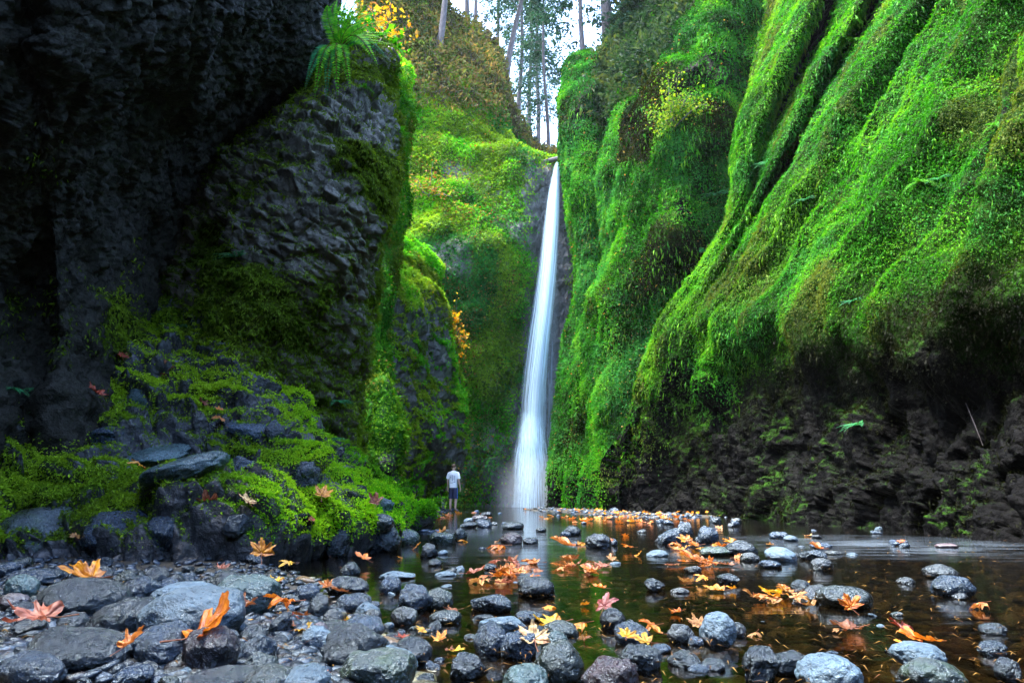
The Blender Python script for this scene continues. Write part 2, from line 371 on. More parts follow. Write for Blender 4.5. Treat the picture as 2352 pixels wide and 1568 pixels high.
# ------------------------------------------------------------------ E: cliff right of the falls
E = Patch([
 [W(1345,120,44),W(1325,190,43),W(1320,300,42),W(1325,370,41.5),W(1330,500,41),W(1345,640,40.5),W(1330,800,39.5),W(1320,950,38.5),W(1310,1050,38),W(1310,1174,38)],
 [W(1322,130,41),W(1297,190,39.5),W(1290,290,38.5),W(1300,370,38),W(1312,510,37.5),W(1320,640,37),W(1298,780,36),W(1281,920,35),W(1264,1050,34.8),W(1262,1174,34.5)],
 [W(1400,125,40),W(1355,195,37.5),W(1330,290,36.5),W(1335,370,36),W(1345,510,35),W(1360,640,34),W(1345,780,33),W(1320,920,32),W(1310,1050,31.5),W(1305,1174,31.5)],
 [W(1452,40,42),W(1440,100,39),W(1410,200,37.5),W(1395,330,36.5),W(1385,470,35.5),W(1385,600,34.3),W(1370,740,33),W(1345,900,32),W(1340,1050,31),W(1335,1174,31)],
 [W(1600,-150,34.5),W(1555,40,33),W(1490,200,32),W(1440,330,31.5),W(1408,470,31),W(1390,610,30.5),W(1365,760,30.3),W(1350,900,29.8),W(1348,1050,29.2),W(1348,1174,29.2)],
 [W(1680,-150,31),W(1620,30,29.5),W(1560,190,28.8),W(1510,320,28.5),W(1470,460,28.2),W(1450,610,28),W(1420,760,28),W(1395,900,27.8),W(1380,1050,27.5),W(1380,1174,27.5)],
 [W(1780,-150,30),W(1720,30,29),W(1660,200,28.2),W(1610,330,27.6),W(1570,470,27.2),W(1540,620,27),W(1500,760,27),W(1460,900,26.8),W(1440,1050,26.5),W(1440,1174,26.5)],
 [W(1990,-150,32),W(1930,30,31),W(1850,200,30),W(1720,330,29),W(1690,470,28.4),W(1660,620,28),W(1620,760,27.6),W(1580,900,27),W(1560,1050,26.7),W(1560,1174,26.7)],
], 330, 560, back=(5, 5, 3))
p = E.pts()
fold = np.sin(p[:, 1] * 1.5 + p[:, 0] * 1.1 + fbm(p * 0.25, 3, 81) * 5)
eu = sstep(0.8, 2.5, E.u.ravel()) * 0.8 + 0.2
E.disp((fbm(p * 0.22, 4, 83) * 0.8 + fold * 0.2) * eu + fbm(p * np.array((1.6, 1.6, 0.35)), 4, 85) * 0.3 + blocks(p * np.array((1, 1, 0.6)), 1.3, 87, 0.8) * 0.12 + fbm(p * 3.5, 3, 88) * 0.09)
p = E.pts(); n = E.norm().reshape(-1, 3)
E_moss = np.clip(0.72 + fbm(p * np.array((0.5, 0.5, 0.25)), 4, 89) * 0.8 - sstep(3.5, 1, p[:, 2]) * 0.35, 0, 1)
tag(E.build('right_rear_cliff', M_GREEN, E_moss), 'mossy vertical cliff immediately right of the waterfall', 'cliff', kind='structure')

# ------------------------------------------------------------------ G: great mossy wall on the right
EDX = [1380, 1430, 1500, 1650, 1960, 2352, 2800]; EDY = [1140, 1080, 980, 935, 900, 850, 830]
G = Patch([
 [W(1800,-250,27),W(1760,0,27),W(1730,150,27),W(1700,320,27),W(1680,500,26.5),W(1570,690,27),W(1470,860,27.5),W(1420,1050,28),W(1415,1172,28)],
 [W(1900,-250,22),W(1830,0,22.5),W(1770,130,22.5),W(1705,290,22.5),W(1680,500,22),W(1555,690,23),W(1440,860,24),W(1392,1050,24.5),W(1386,1172,24.5)],
 [W(1940,-250,20.3),W(1870,0,20.8),W(1815,130,20.8),W(1745,290,21),W(1695,490,21),W(1570,690,22),W(1455,860,23),W(1400,1050,24),W(1395,1172,24)],
 [W(1950,-250,24.5),W(1885,0,24.5),W(1835,130,24.5),W(1770,290,24.5),W(1705,485,21.8),W(1585,685,21.4),W(1470,860,22.6),W(1410,1050,23.7),W(1405,1172,23.7)],
 [W(2060,-250,18.2),W(1980,0,18.7),W(1900,130,18.9),W(1820,290,19.2),W(1720,480,20.2),W(1600,680,20.9),W(1485,858,22.2),W(1422,1050,23.5),W(1418,1172,23.4)],
 [W(2080,-250,22),W(2005,0,22),W(1925,140,22),W(1840,300,21.5),W(1735,480,20.4),W(1615,680,20.6),W(1500,856,21.8),W(1435,1050,23.2),W(1432,1172,23)],
 [W(2180,-250,16),W(2060,0,16.8),W(1975,140,17.3),W(1870,310,18),W(1760,475,19),W(1640,675,19.8),W(1530,850,21),W(1460,1045,22.3),W(1455,1176,22.2)],
 [W(2300,-250,14),W(2200,0,14.8),W(2110,150,15),W(2010,310,15.5),W(1900,480,16),W(1770,670,17),W(1660,840,18),W(1580,1040,18.9),W(1570,1190,18.5)],
 [W(2420,-250,11.5),W(2330,0,12.2),W(2260,150,12.3),W(2170,310,12.5),W(2070,490,12.8),W(1960,650,13.3),W(1860,830,13.8),W(1780,1030,14.1),W(1760,1215,13.8)],
 [W(2560,-250,9.5),W(2480,0,10),W(2420,150,10),W(2350,310,10),W(2270,490,10.2),W(2180,640,10.4),W(2090,810,10.6),W(2030,1010,10.3),W(2000,1250,10)],
 [W(2750,-250,7.6),W(2680,0,7.9),W(2630,150,7.9),W(2570,310,8),W(2520,490,8),W(2450,640,8.2),W(2380,800,8.3),W(2330,1000,7.9),W(2300,1285,7.6)],
 [W(3050,-250,5.5),W(2950,0,5.8),W(2900,150,6),W(2870,310,6),W(2850,490,6),W(2800,640,6.2),W(2760,800,6.3),W(2700,1000,5.9),W(2680,1320,5.6)],
 [(8,-5,14),(7.5,-5,9),(7,-5,6),(6.8,-5,5),(6.5,-5,4),(6.3,-5,3),(6,-5,2.2),(6.6,-5,1),(5.5,-5,-.4)],
 [(8,-15,14),(7.5,-15,9),(7,-15,6),(6.8,-15,5),(6.5,-15,4),(6.3,-15,3),(6,-15,2.2),(6.6,-15,1),(5.5,-15,-.4)],
 [(0,-24,14),(0,-23,9),(0,-23,6),(0,-23,5),(0,-23,4),(0,-23,3),(0,-23,2.2),(0,-23,1),(0,-23,-.4)],  # closes the unseen gorge end, added to cut sky light
], 700, 560, back=(6, 4, 3))
p = G.pts(); u = G.u.ravel(); v = G.v.ravel()
wob = fbm(p * 0.25, 3, 91)
# draped folds run down the wall; ridges follow the surveyed columns
ridg = 0.55 * (1 - np.abs(np.sin((u - 6) * 2.2 + wob * 1.6))) + 0.45 * (1 - np.abs(np.sin((u - 6) * 5.3 + wob * 2.6 + 0.7)))
up = sstep(6.0, 4.2, v)
fa = fbm(p * np.array((1.4, 1.4, 0.4)), 4, 93)
low = sstep(5.2, 6.6, v); streak = fbm(np.stack((u * 4.2 + wob * 1.5, v * 0.55, u * 0), 1), 3, 92)
ov = sstep(5.4, 6.2, v + fbm(p * 0.55, 3, 95) * 0.9)
G.disp((ridg - 0.5) * 1.15 * sstep(5.5, 7, u) * up + wob * 0.28 + fa * 0.13 + fbm(p * 1.8, 4, 94) * 0.09 + streak * 0.22 * up - ov * 0.75 * sstep(5.0, 6.5, u)
       + (blocks(p * np.array((1, 1, 0.7)), 1.1, 97, 1.2) * 0.20 + blocks(p * np.array((1, 1, 0.6)), 2.6, 99, 1.2) * 0.10 + blocks(p * np.array((1, 1, 0.6)), 5.5, 100, 1.2) * 0.05) * (0.12 + 0.88 * low) - low * 0.6 + fbm(p * 5, 3, 96) * 0.05)
p = G.pts(); n = G.norm().reshape(-1, 3)
crev = (np.exp(-((u - 3.05) / 0.45)**2) + np.exp(-((u - 5.1) / 0.45)**2) ) * sstep(3.9, 3.0, v)
G_moss = np.clip(-1.3 * crev + 0.85 + fbm(p * np.array((0.7, 0.7, 0.4)), 4, 101) * 0.5 - low * 0.65 + low * sstep(0.05, 0.5, n[:, 2]) * 0.5 - sstep(8.5, 10, u) * sstep(4.6, 6.5, v) * 0.5, 0, 1)
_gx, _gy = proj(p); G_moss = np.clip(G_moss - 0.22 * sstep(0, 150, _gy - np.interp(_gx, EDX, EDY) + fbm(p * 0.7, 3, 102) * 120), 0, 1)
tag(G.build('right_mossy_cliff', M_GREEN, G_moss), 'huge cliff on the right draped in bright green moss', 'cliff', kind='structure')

# ------------------------------------------------------------------ H: mossy rock bank, near left
H = Patch([
 [W(-250,650,8.5),W(-250,760,7.6),W(-250,900,7),W(-250,1000,6.5),W(-250,1090,6.1),W(-250,1180,5.8),W(-250,1260,5.6),W(-250,1360,5.2)],
 [W(0,670,9),W(0,770,8),W(0,900,7.4),W(0,1000,6.9),W(0,1090,6.4),W(0,1180,6),W(0,1260,5.7),W(0,1360,5.3)],
 [W(200,690,9.6),W(200,790,8.6),W(200,900,7.9),W(200,1000,7.2),W(200,1090,6.6),W(200,1180,6.1),W(200,1260,5.7),W(200,1350,5.3)],
 [W(400,710,9.8),W(400,790,9),W(400,890,8.3),W(400,990,7.5),W(400,1090,6.8),W(400,1180,6.2),W(400,1260,5.8),W(400,1340,5.4)],
 [W(550,740,9.6),W(560,810,9.1),W(570,900,8.4),W(570,990,7.7),W(575,1090,7),W(580,1180,6.4),W(580,1250,6.1),W(580,1325,5.9)],
 [W(620,810,9.8),W(640,870,9.3),W(660,935,8.7),W(680,1000,8.1),W(690,1090,7.5),W(700,1180,7),W(700,1240,6.7),W(690,1305,6.5)],
 [W(680,930,10.5),W(710,965,10),W(740,1005,9.6),W(770,1050,9.2),W(790,1110,8.6),W(800,1180,8),W(790,1230,7.6),W(770,1285,7.3)],
 [W(740,1020,12),W(780,1040,11.5),W(820,1065,11),W(850,1090,10.6),W(870,1130,10.2),W(880,1180,9.6),W(860,1225,8.6),W(830,1270,8)],
 [W(780,1080,16),W(830,1095,15),W(870,1110,14.5),W(900,1130,14),W(915,1150,13.5),W(920,1178,13),W(905,1205,12),W(880,1230,10)],
], 420, 330, back=(-1.5, 2.5, 0.3))
p = H.pts()
q = p @ np.array(((0.9, 0, 0.42), (0, 1, 0), (-0.42, 0, 0.9)))
H.disp(0.30 * sstep(7.0, 5.8, H.v.ravel()) * sstep(3.2, 5.0, H.v.ravel()) * sstep(1.5, 3.0, H.u.ravel()) + fbm(p * 0.9, 4, 111) * 0.22 + blocks(q * np.array((0.8, 1, 1.7)), 1.7, 113, 0.9) * 0.24 + blocks(q * np.array((0.8, 1, 2.0)), 3.8, 115, 1.0) * 0.11)
H.G[..., 2] -= 0.5 * sstep(5.9, 7.0, H.v)
p = H.pts(); n = H.norm().reshape(-1, 3)
H_moss = np.clip(0.24 + fbm(p * 1.6, 4, 117) * 0.8 + sstep(0.15, 0.75, n[:, 2]) * 0.5 - sstep(0.26, 0.04, p[:, 2]) * 0.5 + sstep(-2.6, -1.6, p[:, 0]) * 0.12, 0, 1)
tag(H.build('mossy_rock_bank', M_BANK, H_moss), 'sloping bank of broken dark rock half covered in green moss', 'rock bank', kind='structure')
# ------------------------------------------------------------------ stream bed and water
def bank_edge(y):
    return np.interp(y, [0, 2.3, 2.9, 3.9, 6.1, 7.3, 11, 18, 24], [0.15, -0.08, -0.3, -0.68, -1.75, -1.65, -1.9, -3.0, -4.5])

def ground_h(x, y):
    x = np.asarray(x, float); y = np.asarray(y, float)
    e = bank_edge(y) - x
    q = np.stack((x, y, x * 0), -1)
    h = -0.13 + 0.20 * sstep(-0.55, 0.7, e) * sstep(13, 8, y) + 0.035 * sstep(0.8, 2.5, e) * sstep(10, 7, y)
    bar = sstep(17, 20, y) * sstep(33, 29, y)
    h = h + bar * (0.145 * sstep(0.6, 2.2, x - 0.25 * (24 - y)) + 0.135 * sstep(-1.2, -3.0, x) + 0.03 * np.exp(-((y - 27.5) / 2.2)**2))
    h = h + 0.12 * sstep(14, 11.5, y) * sstep(9.5, 11, y) * sstep(-0.4, -1.6, x)
    return h + fbm(q * 1.1, 3, 131) * 0.045 + fbm(q * 5, 2, 133) * 0.012

xs = np.concatenate((np.linspace(-14, -5, 12), np.linspace(-4.9, 7, 240), np.linspace(7.2, 16, 12)))
ys = np.concatenate((np.linspace(-6, 1, 20), np.linspace(1.1, 9, 180), 9 + (np.linspace(0.01, 1, 150)**1.6) * 55))
X, Y = np.meshgrid(xs, ys, indexing='ij')
gz = ground_h(X, Y)
m, N, K = new_mat('stream_bed')
g = N('NewGeometry'); n1 = noise_tex(N, K, g.outputs['Position'], 3, 6, 0.7); v = N('TexVoronoi', Scale=14); K(g.outputs['Position'], v.inputs['Vector'])
base = mixc(N, K, ramp(N, K, v.outputs['Color'], [(0.2, (0.018, 0.017, 0.014)), (0.55, (0.06, 0.055, 0.04)), (0.8, (0.12, 0.105, 0.06))]), (0.05, 0.035, 0.018), (0.03, 0.035, 0.04))
base = mixc(N, K, ramp(N, K, n1.outputs[0], [(0.35, 0.0), (0.65, 1.0)]), (0.02, 0.018, 0.014), mixc(N, K, v.outputs['Color'], (0.007, 0.007, 0.006), (0.028, 0.023, 0.013)))
b = N('BsdfPrincipled', Roughness=0.6); K(base, b.inputs['Base Color'])
bp = N('Bump', Strength=0.8, Distance=0.03); K(v.outputs['Distance'], bp.inputs['Height']); bp.invert = True; K(bp.outputs[0], b.inputs['Normal'])
o = N('OutputMaterial'); K(b.outputs[0], o.inputs[0]); M_BED = m
ground = mesh_np('stream_bed', np.stack((X, Y, gz), -1).reshape(-1, 3), gfaces(*X.shape), M_BED)
tag(ground, 'brown gravelly stream bed running up the gorge to the falls', 'stream bed', kind='structure')

m, N, K = new_mat('stream_water')
g = N('NewGeometry')
mp = N('Mapping'); mp.inputs['Scale'].default_value = (0.40, 2.6, 1); mp.inputs['Rotation'].default_value = (0, 0, R(-6)); K(g.outputs['Position'], mp.inputs['Vector'])
n1 = noise_tex(N, K, mp.outputs[0], 1.6, 3, 0.5, 0.6); n2 = noise_tex(N, K, mp.outputs[0], 6.0, 2, 0.5, 0.4)
h = mathn(N, K, 'ADD', n1.outputs[0], mathn(N, K, 'MULTIPLY', n2.outputs[0], 0.14))
bp = N('Bump', Strength=0.25, Distance=0.02); K(h, bp.inputs['Height'])
gl = N('BsdfGlossy', Roughness=0.09); K(bp.outputs[0], gl.inputs['Normal'])
tr = N('BsdfTransparent', Color=(0.19, 0.15, 0.08, 1))
fr = N('Fresnel', IOR=1.36); K(bp.outputs[0], fr.inputs['Normal'])
mx = N('MixShader'); K(fr.outputs[0], mx.inputs[0]); K(tr.outputs[0], mx.inputs[1]); K(gl.outputs[0], mx.inputs[2])
# silky white water over the riffles
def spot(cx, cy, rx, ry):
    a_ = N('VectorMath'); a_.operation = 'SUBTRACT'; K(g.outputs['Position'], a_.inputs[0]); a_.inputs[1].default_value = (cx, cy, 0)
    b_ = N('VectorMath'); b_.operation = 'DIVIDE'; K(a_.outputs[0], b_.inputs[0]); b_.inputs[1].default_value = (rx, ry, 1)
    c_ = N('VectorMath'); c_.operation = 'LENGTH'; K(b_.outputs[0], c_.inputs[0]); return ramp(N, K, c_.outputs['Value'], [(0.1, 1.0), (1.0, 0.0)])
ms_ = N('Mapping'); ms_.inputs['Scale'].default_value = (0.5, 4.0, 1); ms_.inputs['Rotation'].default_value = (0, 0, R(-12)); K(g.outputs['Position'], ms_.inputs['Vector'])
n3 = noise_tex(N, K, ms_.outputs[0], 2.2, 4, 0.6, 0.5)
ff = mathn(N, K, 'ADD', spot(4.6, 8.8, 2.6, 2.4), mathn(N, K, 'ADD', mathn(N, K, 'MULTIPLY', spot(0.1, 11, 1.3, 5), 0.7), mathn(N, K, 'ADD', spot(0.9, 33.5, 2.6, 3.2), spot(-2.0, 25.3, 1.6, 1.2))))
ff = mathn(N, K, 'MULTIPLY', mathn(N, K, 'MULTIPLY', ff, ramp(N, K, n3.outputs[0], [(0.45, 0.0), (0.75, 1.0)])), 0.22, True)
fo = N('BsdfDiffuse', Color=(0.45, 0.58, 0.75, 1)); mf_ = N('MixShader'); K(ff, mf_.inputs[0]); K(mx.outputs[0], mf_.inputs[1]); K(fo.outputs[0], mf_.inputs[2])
o = N('OutputMaterial'); K(mf_.outputs[0], o.inputs[0]); M_WATER = m
wx = np.linspace(-6, 9, 61); wy = np.linspace(-6, 41, 181)
X, Y = np.meshgrid(wx, wy, indexing='ij')
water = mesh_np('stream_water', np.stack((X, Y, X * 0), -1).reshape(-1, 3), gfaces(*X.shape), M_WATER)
tag(water, 'shallow clear brown stream flowing over stones', 'water', kind='structure')

# ------------------------------------------------------------------ waterfall: fine veils of falling water in front of the headwall
def fall_material(name, mult=1.0, fade=0.0):
    m, N, K = new_mat(name)
    tc = N('TexCoord'); sp = N('SeparateXYZ'); K(tc.outputs['UV'], sp.inputs[0])
    mp = N('Mapping'); mp.inputs['Scale'].default_value = (13, 0.6, 1); K(tc.outputs['UV'], mp.inputs['Vector'])
    n1 = noise_tex(N, K, mp.outputs[0], 2.2, 6, 0.65, 0.15)
    edge = mathn(N, K, 'MULTIPLY', mathn(N, K, 'MULTIPLY', sp.outputs[0], mathn(N, K, 'SUBTRACT', 1.0, sp.outputs[0])), 4.0)
    edge = ramp(N, K, mathn(N, K, 'ADD', edge, mathn(N, K, 'MULTIPLY', mathn(N, K, 'SUBTRACT', n1.outputs[0], 0.5), 1.3)), [(0.12, 0.0), (0.75, 1.0)])
    al = mathn(N, K, 'MULTIPLY', edge, ramp(N, K, n1.outputs[0], [(0.34, 0.16), (0.60, 1.0)]))
    if fade:
        vv = mathn(N, K, 'MULTIPLY', mathn(N, K, 'SUBTRACT', 1.0, sp.outputs[1]), 1 / 3.0)
        al = mathn(N, K, 'MULTIPLY', al, ramp(N, K, vv, [(0.0, 0.0), (fade, 1.0)]))
    al = mathn(N, K, 'MULTIPLY', al, mult)
    d = N('BsdfDiffuse', Color=(0.66, 0.84, 0.97, 1)); t2 = N('BsdfTranslucent', Color=(0.66, 0.84, 0.97, 1)); ms = N('MixShader', Fac=0.5); K(d.outputs[0], ms.inputs[1]); K(t2.outputs[0], ms.inputs[2])
    tr = N('BsdfTransparent'); mx = N('MixShader'); K(al, mx.inputs[0]); K(tr.outputs[0], mx.inputs[1]); K(ms.outputs[0], mx.inputs[2])
    o = N('OutputMaterial'); K(mx.outputs[0], o.inputs[0]); return m

M_FALL = fall_material('falling_water'); M_APRON = fall_material('splash_water', 1.0, 0.25); M_SPRAY = fall_material('spray_water', 0.35, 0.3)

def veil(name, rows, bulge, parent, nu=24, nv=120, mat=None):
    """rows: (left point, right point) top to bottom"""
    Lp = spline([r[0] for r in rows], nv); Rp = spline([r[1] for r in rows], nv)
    s = np.linspace(0, 1, nu)
    G = Lp[None] + (Rp - Lp)[None] * s[:, None, None]
    G[..., 1] -= (np.sin(s * math.pi) * bulge)[:, None]
    ob = mesh_np(name, G.reshape(-1, 3), gfaces(nu, nv), mat or M_FALL, parent)
    uv = ob.data.uv_layers.new(name='UVMap'); li = np.empty(len(ob.data.loops), np.int32); ob.data.loops.foreach_get('vertex_index', li)
    iu, iv = np.divmod(li, nv)
    uv.data.foreach_set('uv', np.stack((iu / (nu - 1), 1 - iv / (nv - 1) * 3.0), 1).astype(np.float32).ravel())
    return ob
fall = veil('waterfall', [(W(1272,380,39.9),W(1287,380,39.9)),(W(1256,450,39.2),W(1286,450,39.2)),(W(1241,560,38.3),W(1283,560,38.3)),(W(1226,680,37.7),W(1275,680,37.7)),
    (W(1208,800,37.2),W(1265,800,37.2)),(W(1197,900,36.9),W(1259,900,36.9)),(W(1192,1000,36.6),W(1256,1000,36.6)),(W(1194,1100,36.3),W(1256,1100,36.3)),(W(1195,1168,36),W(1256,1168,36))], 0.5, None)
tag(fall, 'tall narrow white waterfall plunging through the mossy cleft', 'waterfall')
veil('inner_stream', [(W(1274,380,39.8),W(1287,380,39.8)),(W(1264,450,39),W(1287,450,39)),(W(1252,560,38),W(1284,560,38)),(W(1238,680,37.4),W(1276,680,37.4)),
    (W(1222,800,36.9),W(1264,800,36.9)),(W(1210,900,36.6),W(1256,900,36.6)),(W(1205,1000,36.3),W(1252,1000,36.3)),(W(1207,1100,36),W(1254,1100,36)),(W(1206,1166,35.8),W(1256,1166,35.8))], 0.35, fall)
veil('splash_apron', [(W(1192,950,36.9),W(1250,955,36.7)),(W(1184,1005,36.5),W(1257,1008,36.3)),(W(1177,1055,36.2),W(1265,1055,36.1)),(W(1175,1110,35.9),W(1267,1110,35.8)),(W(1174,1168,35.5),W(1266,1168,35.5))], 0.9, fall, mat=M_APRON)
veil('splash_apron', [(W(1194,940,36.7),W(1250,945,36.5)),(W(1188,1005,36.2),W(1255,1008,36.0)),(W(1184,1060,35.9),W(1264,1060,35.8)),(W(1182,1110,35.6),W(1262,1110,35.5)),(W(1181,1169,35.2),W(1262,1169,35.2))], 0.7, fall, mat=M_APRON)
veil('wet_spray', [(W(1236,560,38.7),W(1290,560,38.7)),(W(1205,780,37.6),W(1285,780,37.6)),(W(1186,950,37.1),W(1290,950,37.1)),(W(1165,1080,36.7),W(1283,1080,36.7)),(W(1150,1172,36.3),W(1285,1172,36.3))], 0.2, fall, mat=M_SPRAY)

for k, (ax_, bx_, y0_, y1_, Y0) in enumerate([(1262, 1276, 1000, 1168, 36.2), (1180, 1192, 1010, 1168, 36.0)]):
    veil('side_strand', [(W(ax_ - 8 + 10 * k, y0_, Y0), W(bx_ - 6 + 10 * k, y0_, Y0)), (W(ax_, (y0_ + y1_) / 2, Y0 - .4), W(bx_, (y0_ + y1_) / 2, Y0 - .4)), (W(ax_ + 2 - 4 * k, y1_, Y0 - .7), W(bx_ + 6 - 6 * k, y1_, Y0 - .7))], 0.1, fall, mat=M_SPRAY)
bm = bmesh.new(); bmesh.ops.create_icosphere(bm, subdivisions=3, radius=1.0); me = bpy.data.meshes.new('spray_mist'); bm.to_mesh(me); bm.free()
mist = link('spray_mist', me); mist.location = W(1224, 1150, 35.2); mist.scale = (2.2, 1.3, 2.6)
m, N, K = new_mat('spray_mist'); tc = N('TexCoord'); vl = N('VectorMath'); vl.operation = 'LENGTH'; K(tc.outputs['Object'], vl.inputs[0])
pv = N('VolumePrincipled'); pv.inputs['Color'].default_value = (0.95, 0.97, 1, 1); K(ramp(N, K, vl.outputs['Value'], [(0.0, 0.5), (1.0, 0.0)]), pv.inputs['Density'])
o = N('OutputMaterial'); K(pv.outputs[0], o.inputs['Volume']); me.materials.append(m)
tag(mist, 'soft white spray drifting at the foot of the waterfall', 'mist', kind='stuff')

# ------------------------------------------------------------------ camera, sky, sun
cd = bpy.data.cameras.new('camera'); cam = bpy.data.objects.new('camera', cd); COL.objects.link(cam)
cd.sensor_width = 36; cd.lens = 24; cd.clip_end = 2000; cd.clip_start = 0.05
cam.location = (0, 0, CAMZ); cam.rotation_euler = (R(90) + PITCH, 0, 0); SC.camera = cam

SUN_DIR = Vector((-0.30, 0.05, 0.95)).normalized()      # towards the sun
sd = bpy.data.lights.new('sun', 'SUN'); sun = bpy.data.objects.new('sun', sd); COL.objects.link(sun)
sd.energy = 1.5; sd.angle = R(24); sd.color = (1, 0.96, 0.86)
sun.rotation_euler = SUN_DIR.to_track_quat('Z', 'Y').to_euler()
w = bpy.data.worlds.new('World'); SC.world = w; w.use_nodes = True
nt = w.node_tree; bg = nt.nodes['Background']; sky = nt.nodes.new('ShaderNodeTexSky'); sky.sky_type = 'NISHITA'
sky.sun_disc = False; sky.sun_elevation = math.asin(SUN_DIR.z); sky.sun_rotation = math.atan2(SUN_DIR.x, SUN_DIR.y)
sky.air_density = 1.0; sky.dust_density = 1.2; sky.ozone_density = 1.5
nt.links.new(sky.outputs[0], bg.inputs[0]); bg.inputs[1].default_value = 0.10
SC.view_settings.view_transform = 'Standard'; SC.view_settings.look = 'None'; SC.view_settings.gamma = 1
SC.view_settings.exposure = 4.25
SC.cycles.max_bounces = 6; SC.cycles.diffuse_bounces = 3; SC.cycles.glossy_bounces = 3; SC.cycles.transparent_max_bounces = 24
SC.cycles.caustics_reflective = False; SC.cycles.caustics_refractive = False

# the damp air of the gorge
bm = bmesh.new(); bmesh.ops.create_cube(bm, size=1)
me = bpy.data.meshes.new('haze'); bm.to_mesh(me); bm.free()
hz_ = link('haze', me); hz_.scale = (80, 150, 90); hz_.location = (0, 40, 43)
m = bpy.data.materials.new('haze'); m.use_nodes = True; m.node_tree.nodes.clear()
pv = m.node_tree.nodes.new('ShaderNodeVolumePrincipled'); pv.inputs['Density'].default_value = 0.00012; pv.inputs['Color'].default_value = (0.9, 0.95, 1, 1); pv.inputs['Anisotropy'].default_value = 0.0
om = m.node_tree.nodes.new('ShaderNodeOutputMaterial'); m.node_tree.links.new(pv.outputs[0], om.inputs['Volume']); me.materials.append(m)
tag(hz_, 'faint pale mist in the air of the gorge', 'haze', kind='stuff')
SC.cycles.volume_bounces = 0
# ------------------------------------------------------------------ lookup of the built cliff surfaces
ALLP = {'A': A, 'B': B, 'C1': C1, 'C2': C2, 'D': D, 'E': E, 'G': G, 'H': H}
_pp = np.concatenate([q.pts() for q in ALLP.values()]); _pn = np.concatenate([q.norm().reshape(-1, 3) for q in ALLP.values()])
_fw = _pp[:, 1] * CP + (_pp[:, 2] - CAMZ) * SP; _ok = _fw > 0.5
_pp, _pn, _fw = _pp[_ok], _pn[_ok], _fw[_ok]
_up = -_pp[:, 1] * SP + (_pp[:, 2] - CAMZ) * CP
_px = 1176 + F * _pp[:, 0] / _fw; _py = 784 - F * _up / _fw
def hit(px, py, rad=8):
    while True:
        d = (_px - px)**2 + (_py - py)**2; k = np.nonzero(d < rad * rad)[0]
        if len(k) >= 4: break
        rad *= 1.6
    near = _pp[k, 1].min(); k = k[_pp[k, 1] < near * 1.04 + 0.1]; j = k[np.argmin(d[k])]
    return _pp[j].copy(), _pn[k].mean(0)

# ------------------------------------------------------------------ moss and small plants
def flat(q, m): return m.reshape(q.nu, q.nv)
def zone(p, c, r): return np.exp(-(((p - np.array(c)) / np.array(r))**2).sum(1))

def pal_G(P, t, rng):
    c = pick(GRN, t + 0.08)
    cool = sstep(0.05, 0.35, fbm(P * 0.8, 3, 201) + rng.normal(size=len(P)) * 0.12)[:, None]
    c = c * (1 - cool * 0.7) + pick(COOL, t) * cool * 0.7
    yl = sstep(0.1, 0.4, fbm(P * np.array((0.5, 0.5, 0.3)), 3, 203) + rng.normal(size=len(P)) * 0.1)[:, None]
    c = c * (1 - yl * 0.6) + pick(YEL, t + 0.15) * np.array((0.85, 1.2, 0.8)) * yl * 0.6
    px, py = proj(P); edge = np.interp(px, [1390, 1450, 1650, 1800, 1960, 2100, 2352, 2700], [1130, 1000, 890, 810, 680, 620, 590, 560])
    lo = sstep(-60, 90, py - edge + fbm(P * 0.6, 3, 205) * 160 + rng.normal(size=len(P)) * 30)[:, None]  # mask for the lower moss painted darker, standing in for shade
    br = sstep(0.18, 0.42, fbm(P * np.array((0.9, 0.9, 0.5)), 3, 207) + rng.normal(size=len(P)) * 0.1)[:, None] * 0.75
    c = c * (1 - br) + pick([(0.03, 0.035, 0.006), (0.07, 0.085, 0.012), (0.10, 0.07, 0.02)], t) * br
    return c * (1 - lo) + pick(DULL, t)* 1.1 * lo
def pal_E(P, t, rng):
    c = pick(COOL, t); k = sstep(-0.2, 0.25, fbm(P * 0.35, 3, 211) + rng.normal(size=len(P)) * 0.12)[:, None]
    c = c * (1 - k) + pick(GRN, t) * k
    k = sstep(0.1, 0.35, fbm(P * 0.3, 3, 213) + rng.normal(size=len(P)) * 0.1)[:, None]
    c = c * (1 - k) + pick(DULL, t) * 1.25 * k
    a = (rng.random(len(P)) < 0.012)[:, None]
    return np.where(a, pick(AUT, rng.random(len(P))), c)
def pal_D(P, t, rng):
    c = pick(GRN, t + 0.2) * 1.4; k = sstep(-0.15, 0.25, fbm(P * 0.25, 3, 221) + rng.normal(size=len(P)) * 0.12)[:, None]  # moss colour raised to look sunlit on the headwall
    c = c * (1 - k * 0.8) + pick(YEL, t + 0.25) * 1.5 * k * 0.8
    k = sstep(0.12, 0.3, fbm(P * 0.3, 3, 225) + rng.normal(size=len(P)) * 0.1)[:, None]
    c = c * (1 - k) + pick(COOL, t) * k
    pa = 0.02 + 0.20 * sstep(0.0, 0.4, fbm(P * 0.35, 3, 223) + 0.25 * np.exp(-((P[:, 0] + 4.0) / 2.5)**2) - 0.1)
    pa = pa + 0.28 * sstep(25, 29, P[:, 2] - np.clip(P[:, 0] + 4, 0, 9) * 0.4)
    a = (rng.random(len(P)) < pa)[:, None]
    return np.where(a, pick(AUT, rng.random(len(P))) * (0.7 + 0.5 * rng.random((len(P), 1))), c)
def pal_B(P, t, rng):
    c = pick(YEL, t * 0.8 + 0.1) * 1.5
    k = sstep(7.0, 8.5, P[:, 2] + P[:, 0] * 0.6 + fbm(P, 2, 231))[:, None]
    return c * (1 - k) + pick(GRN, t * 0.8) * k
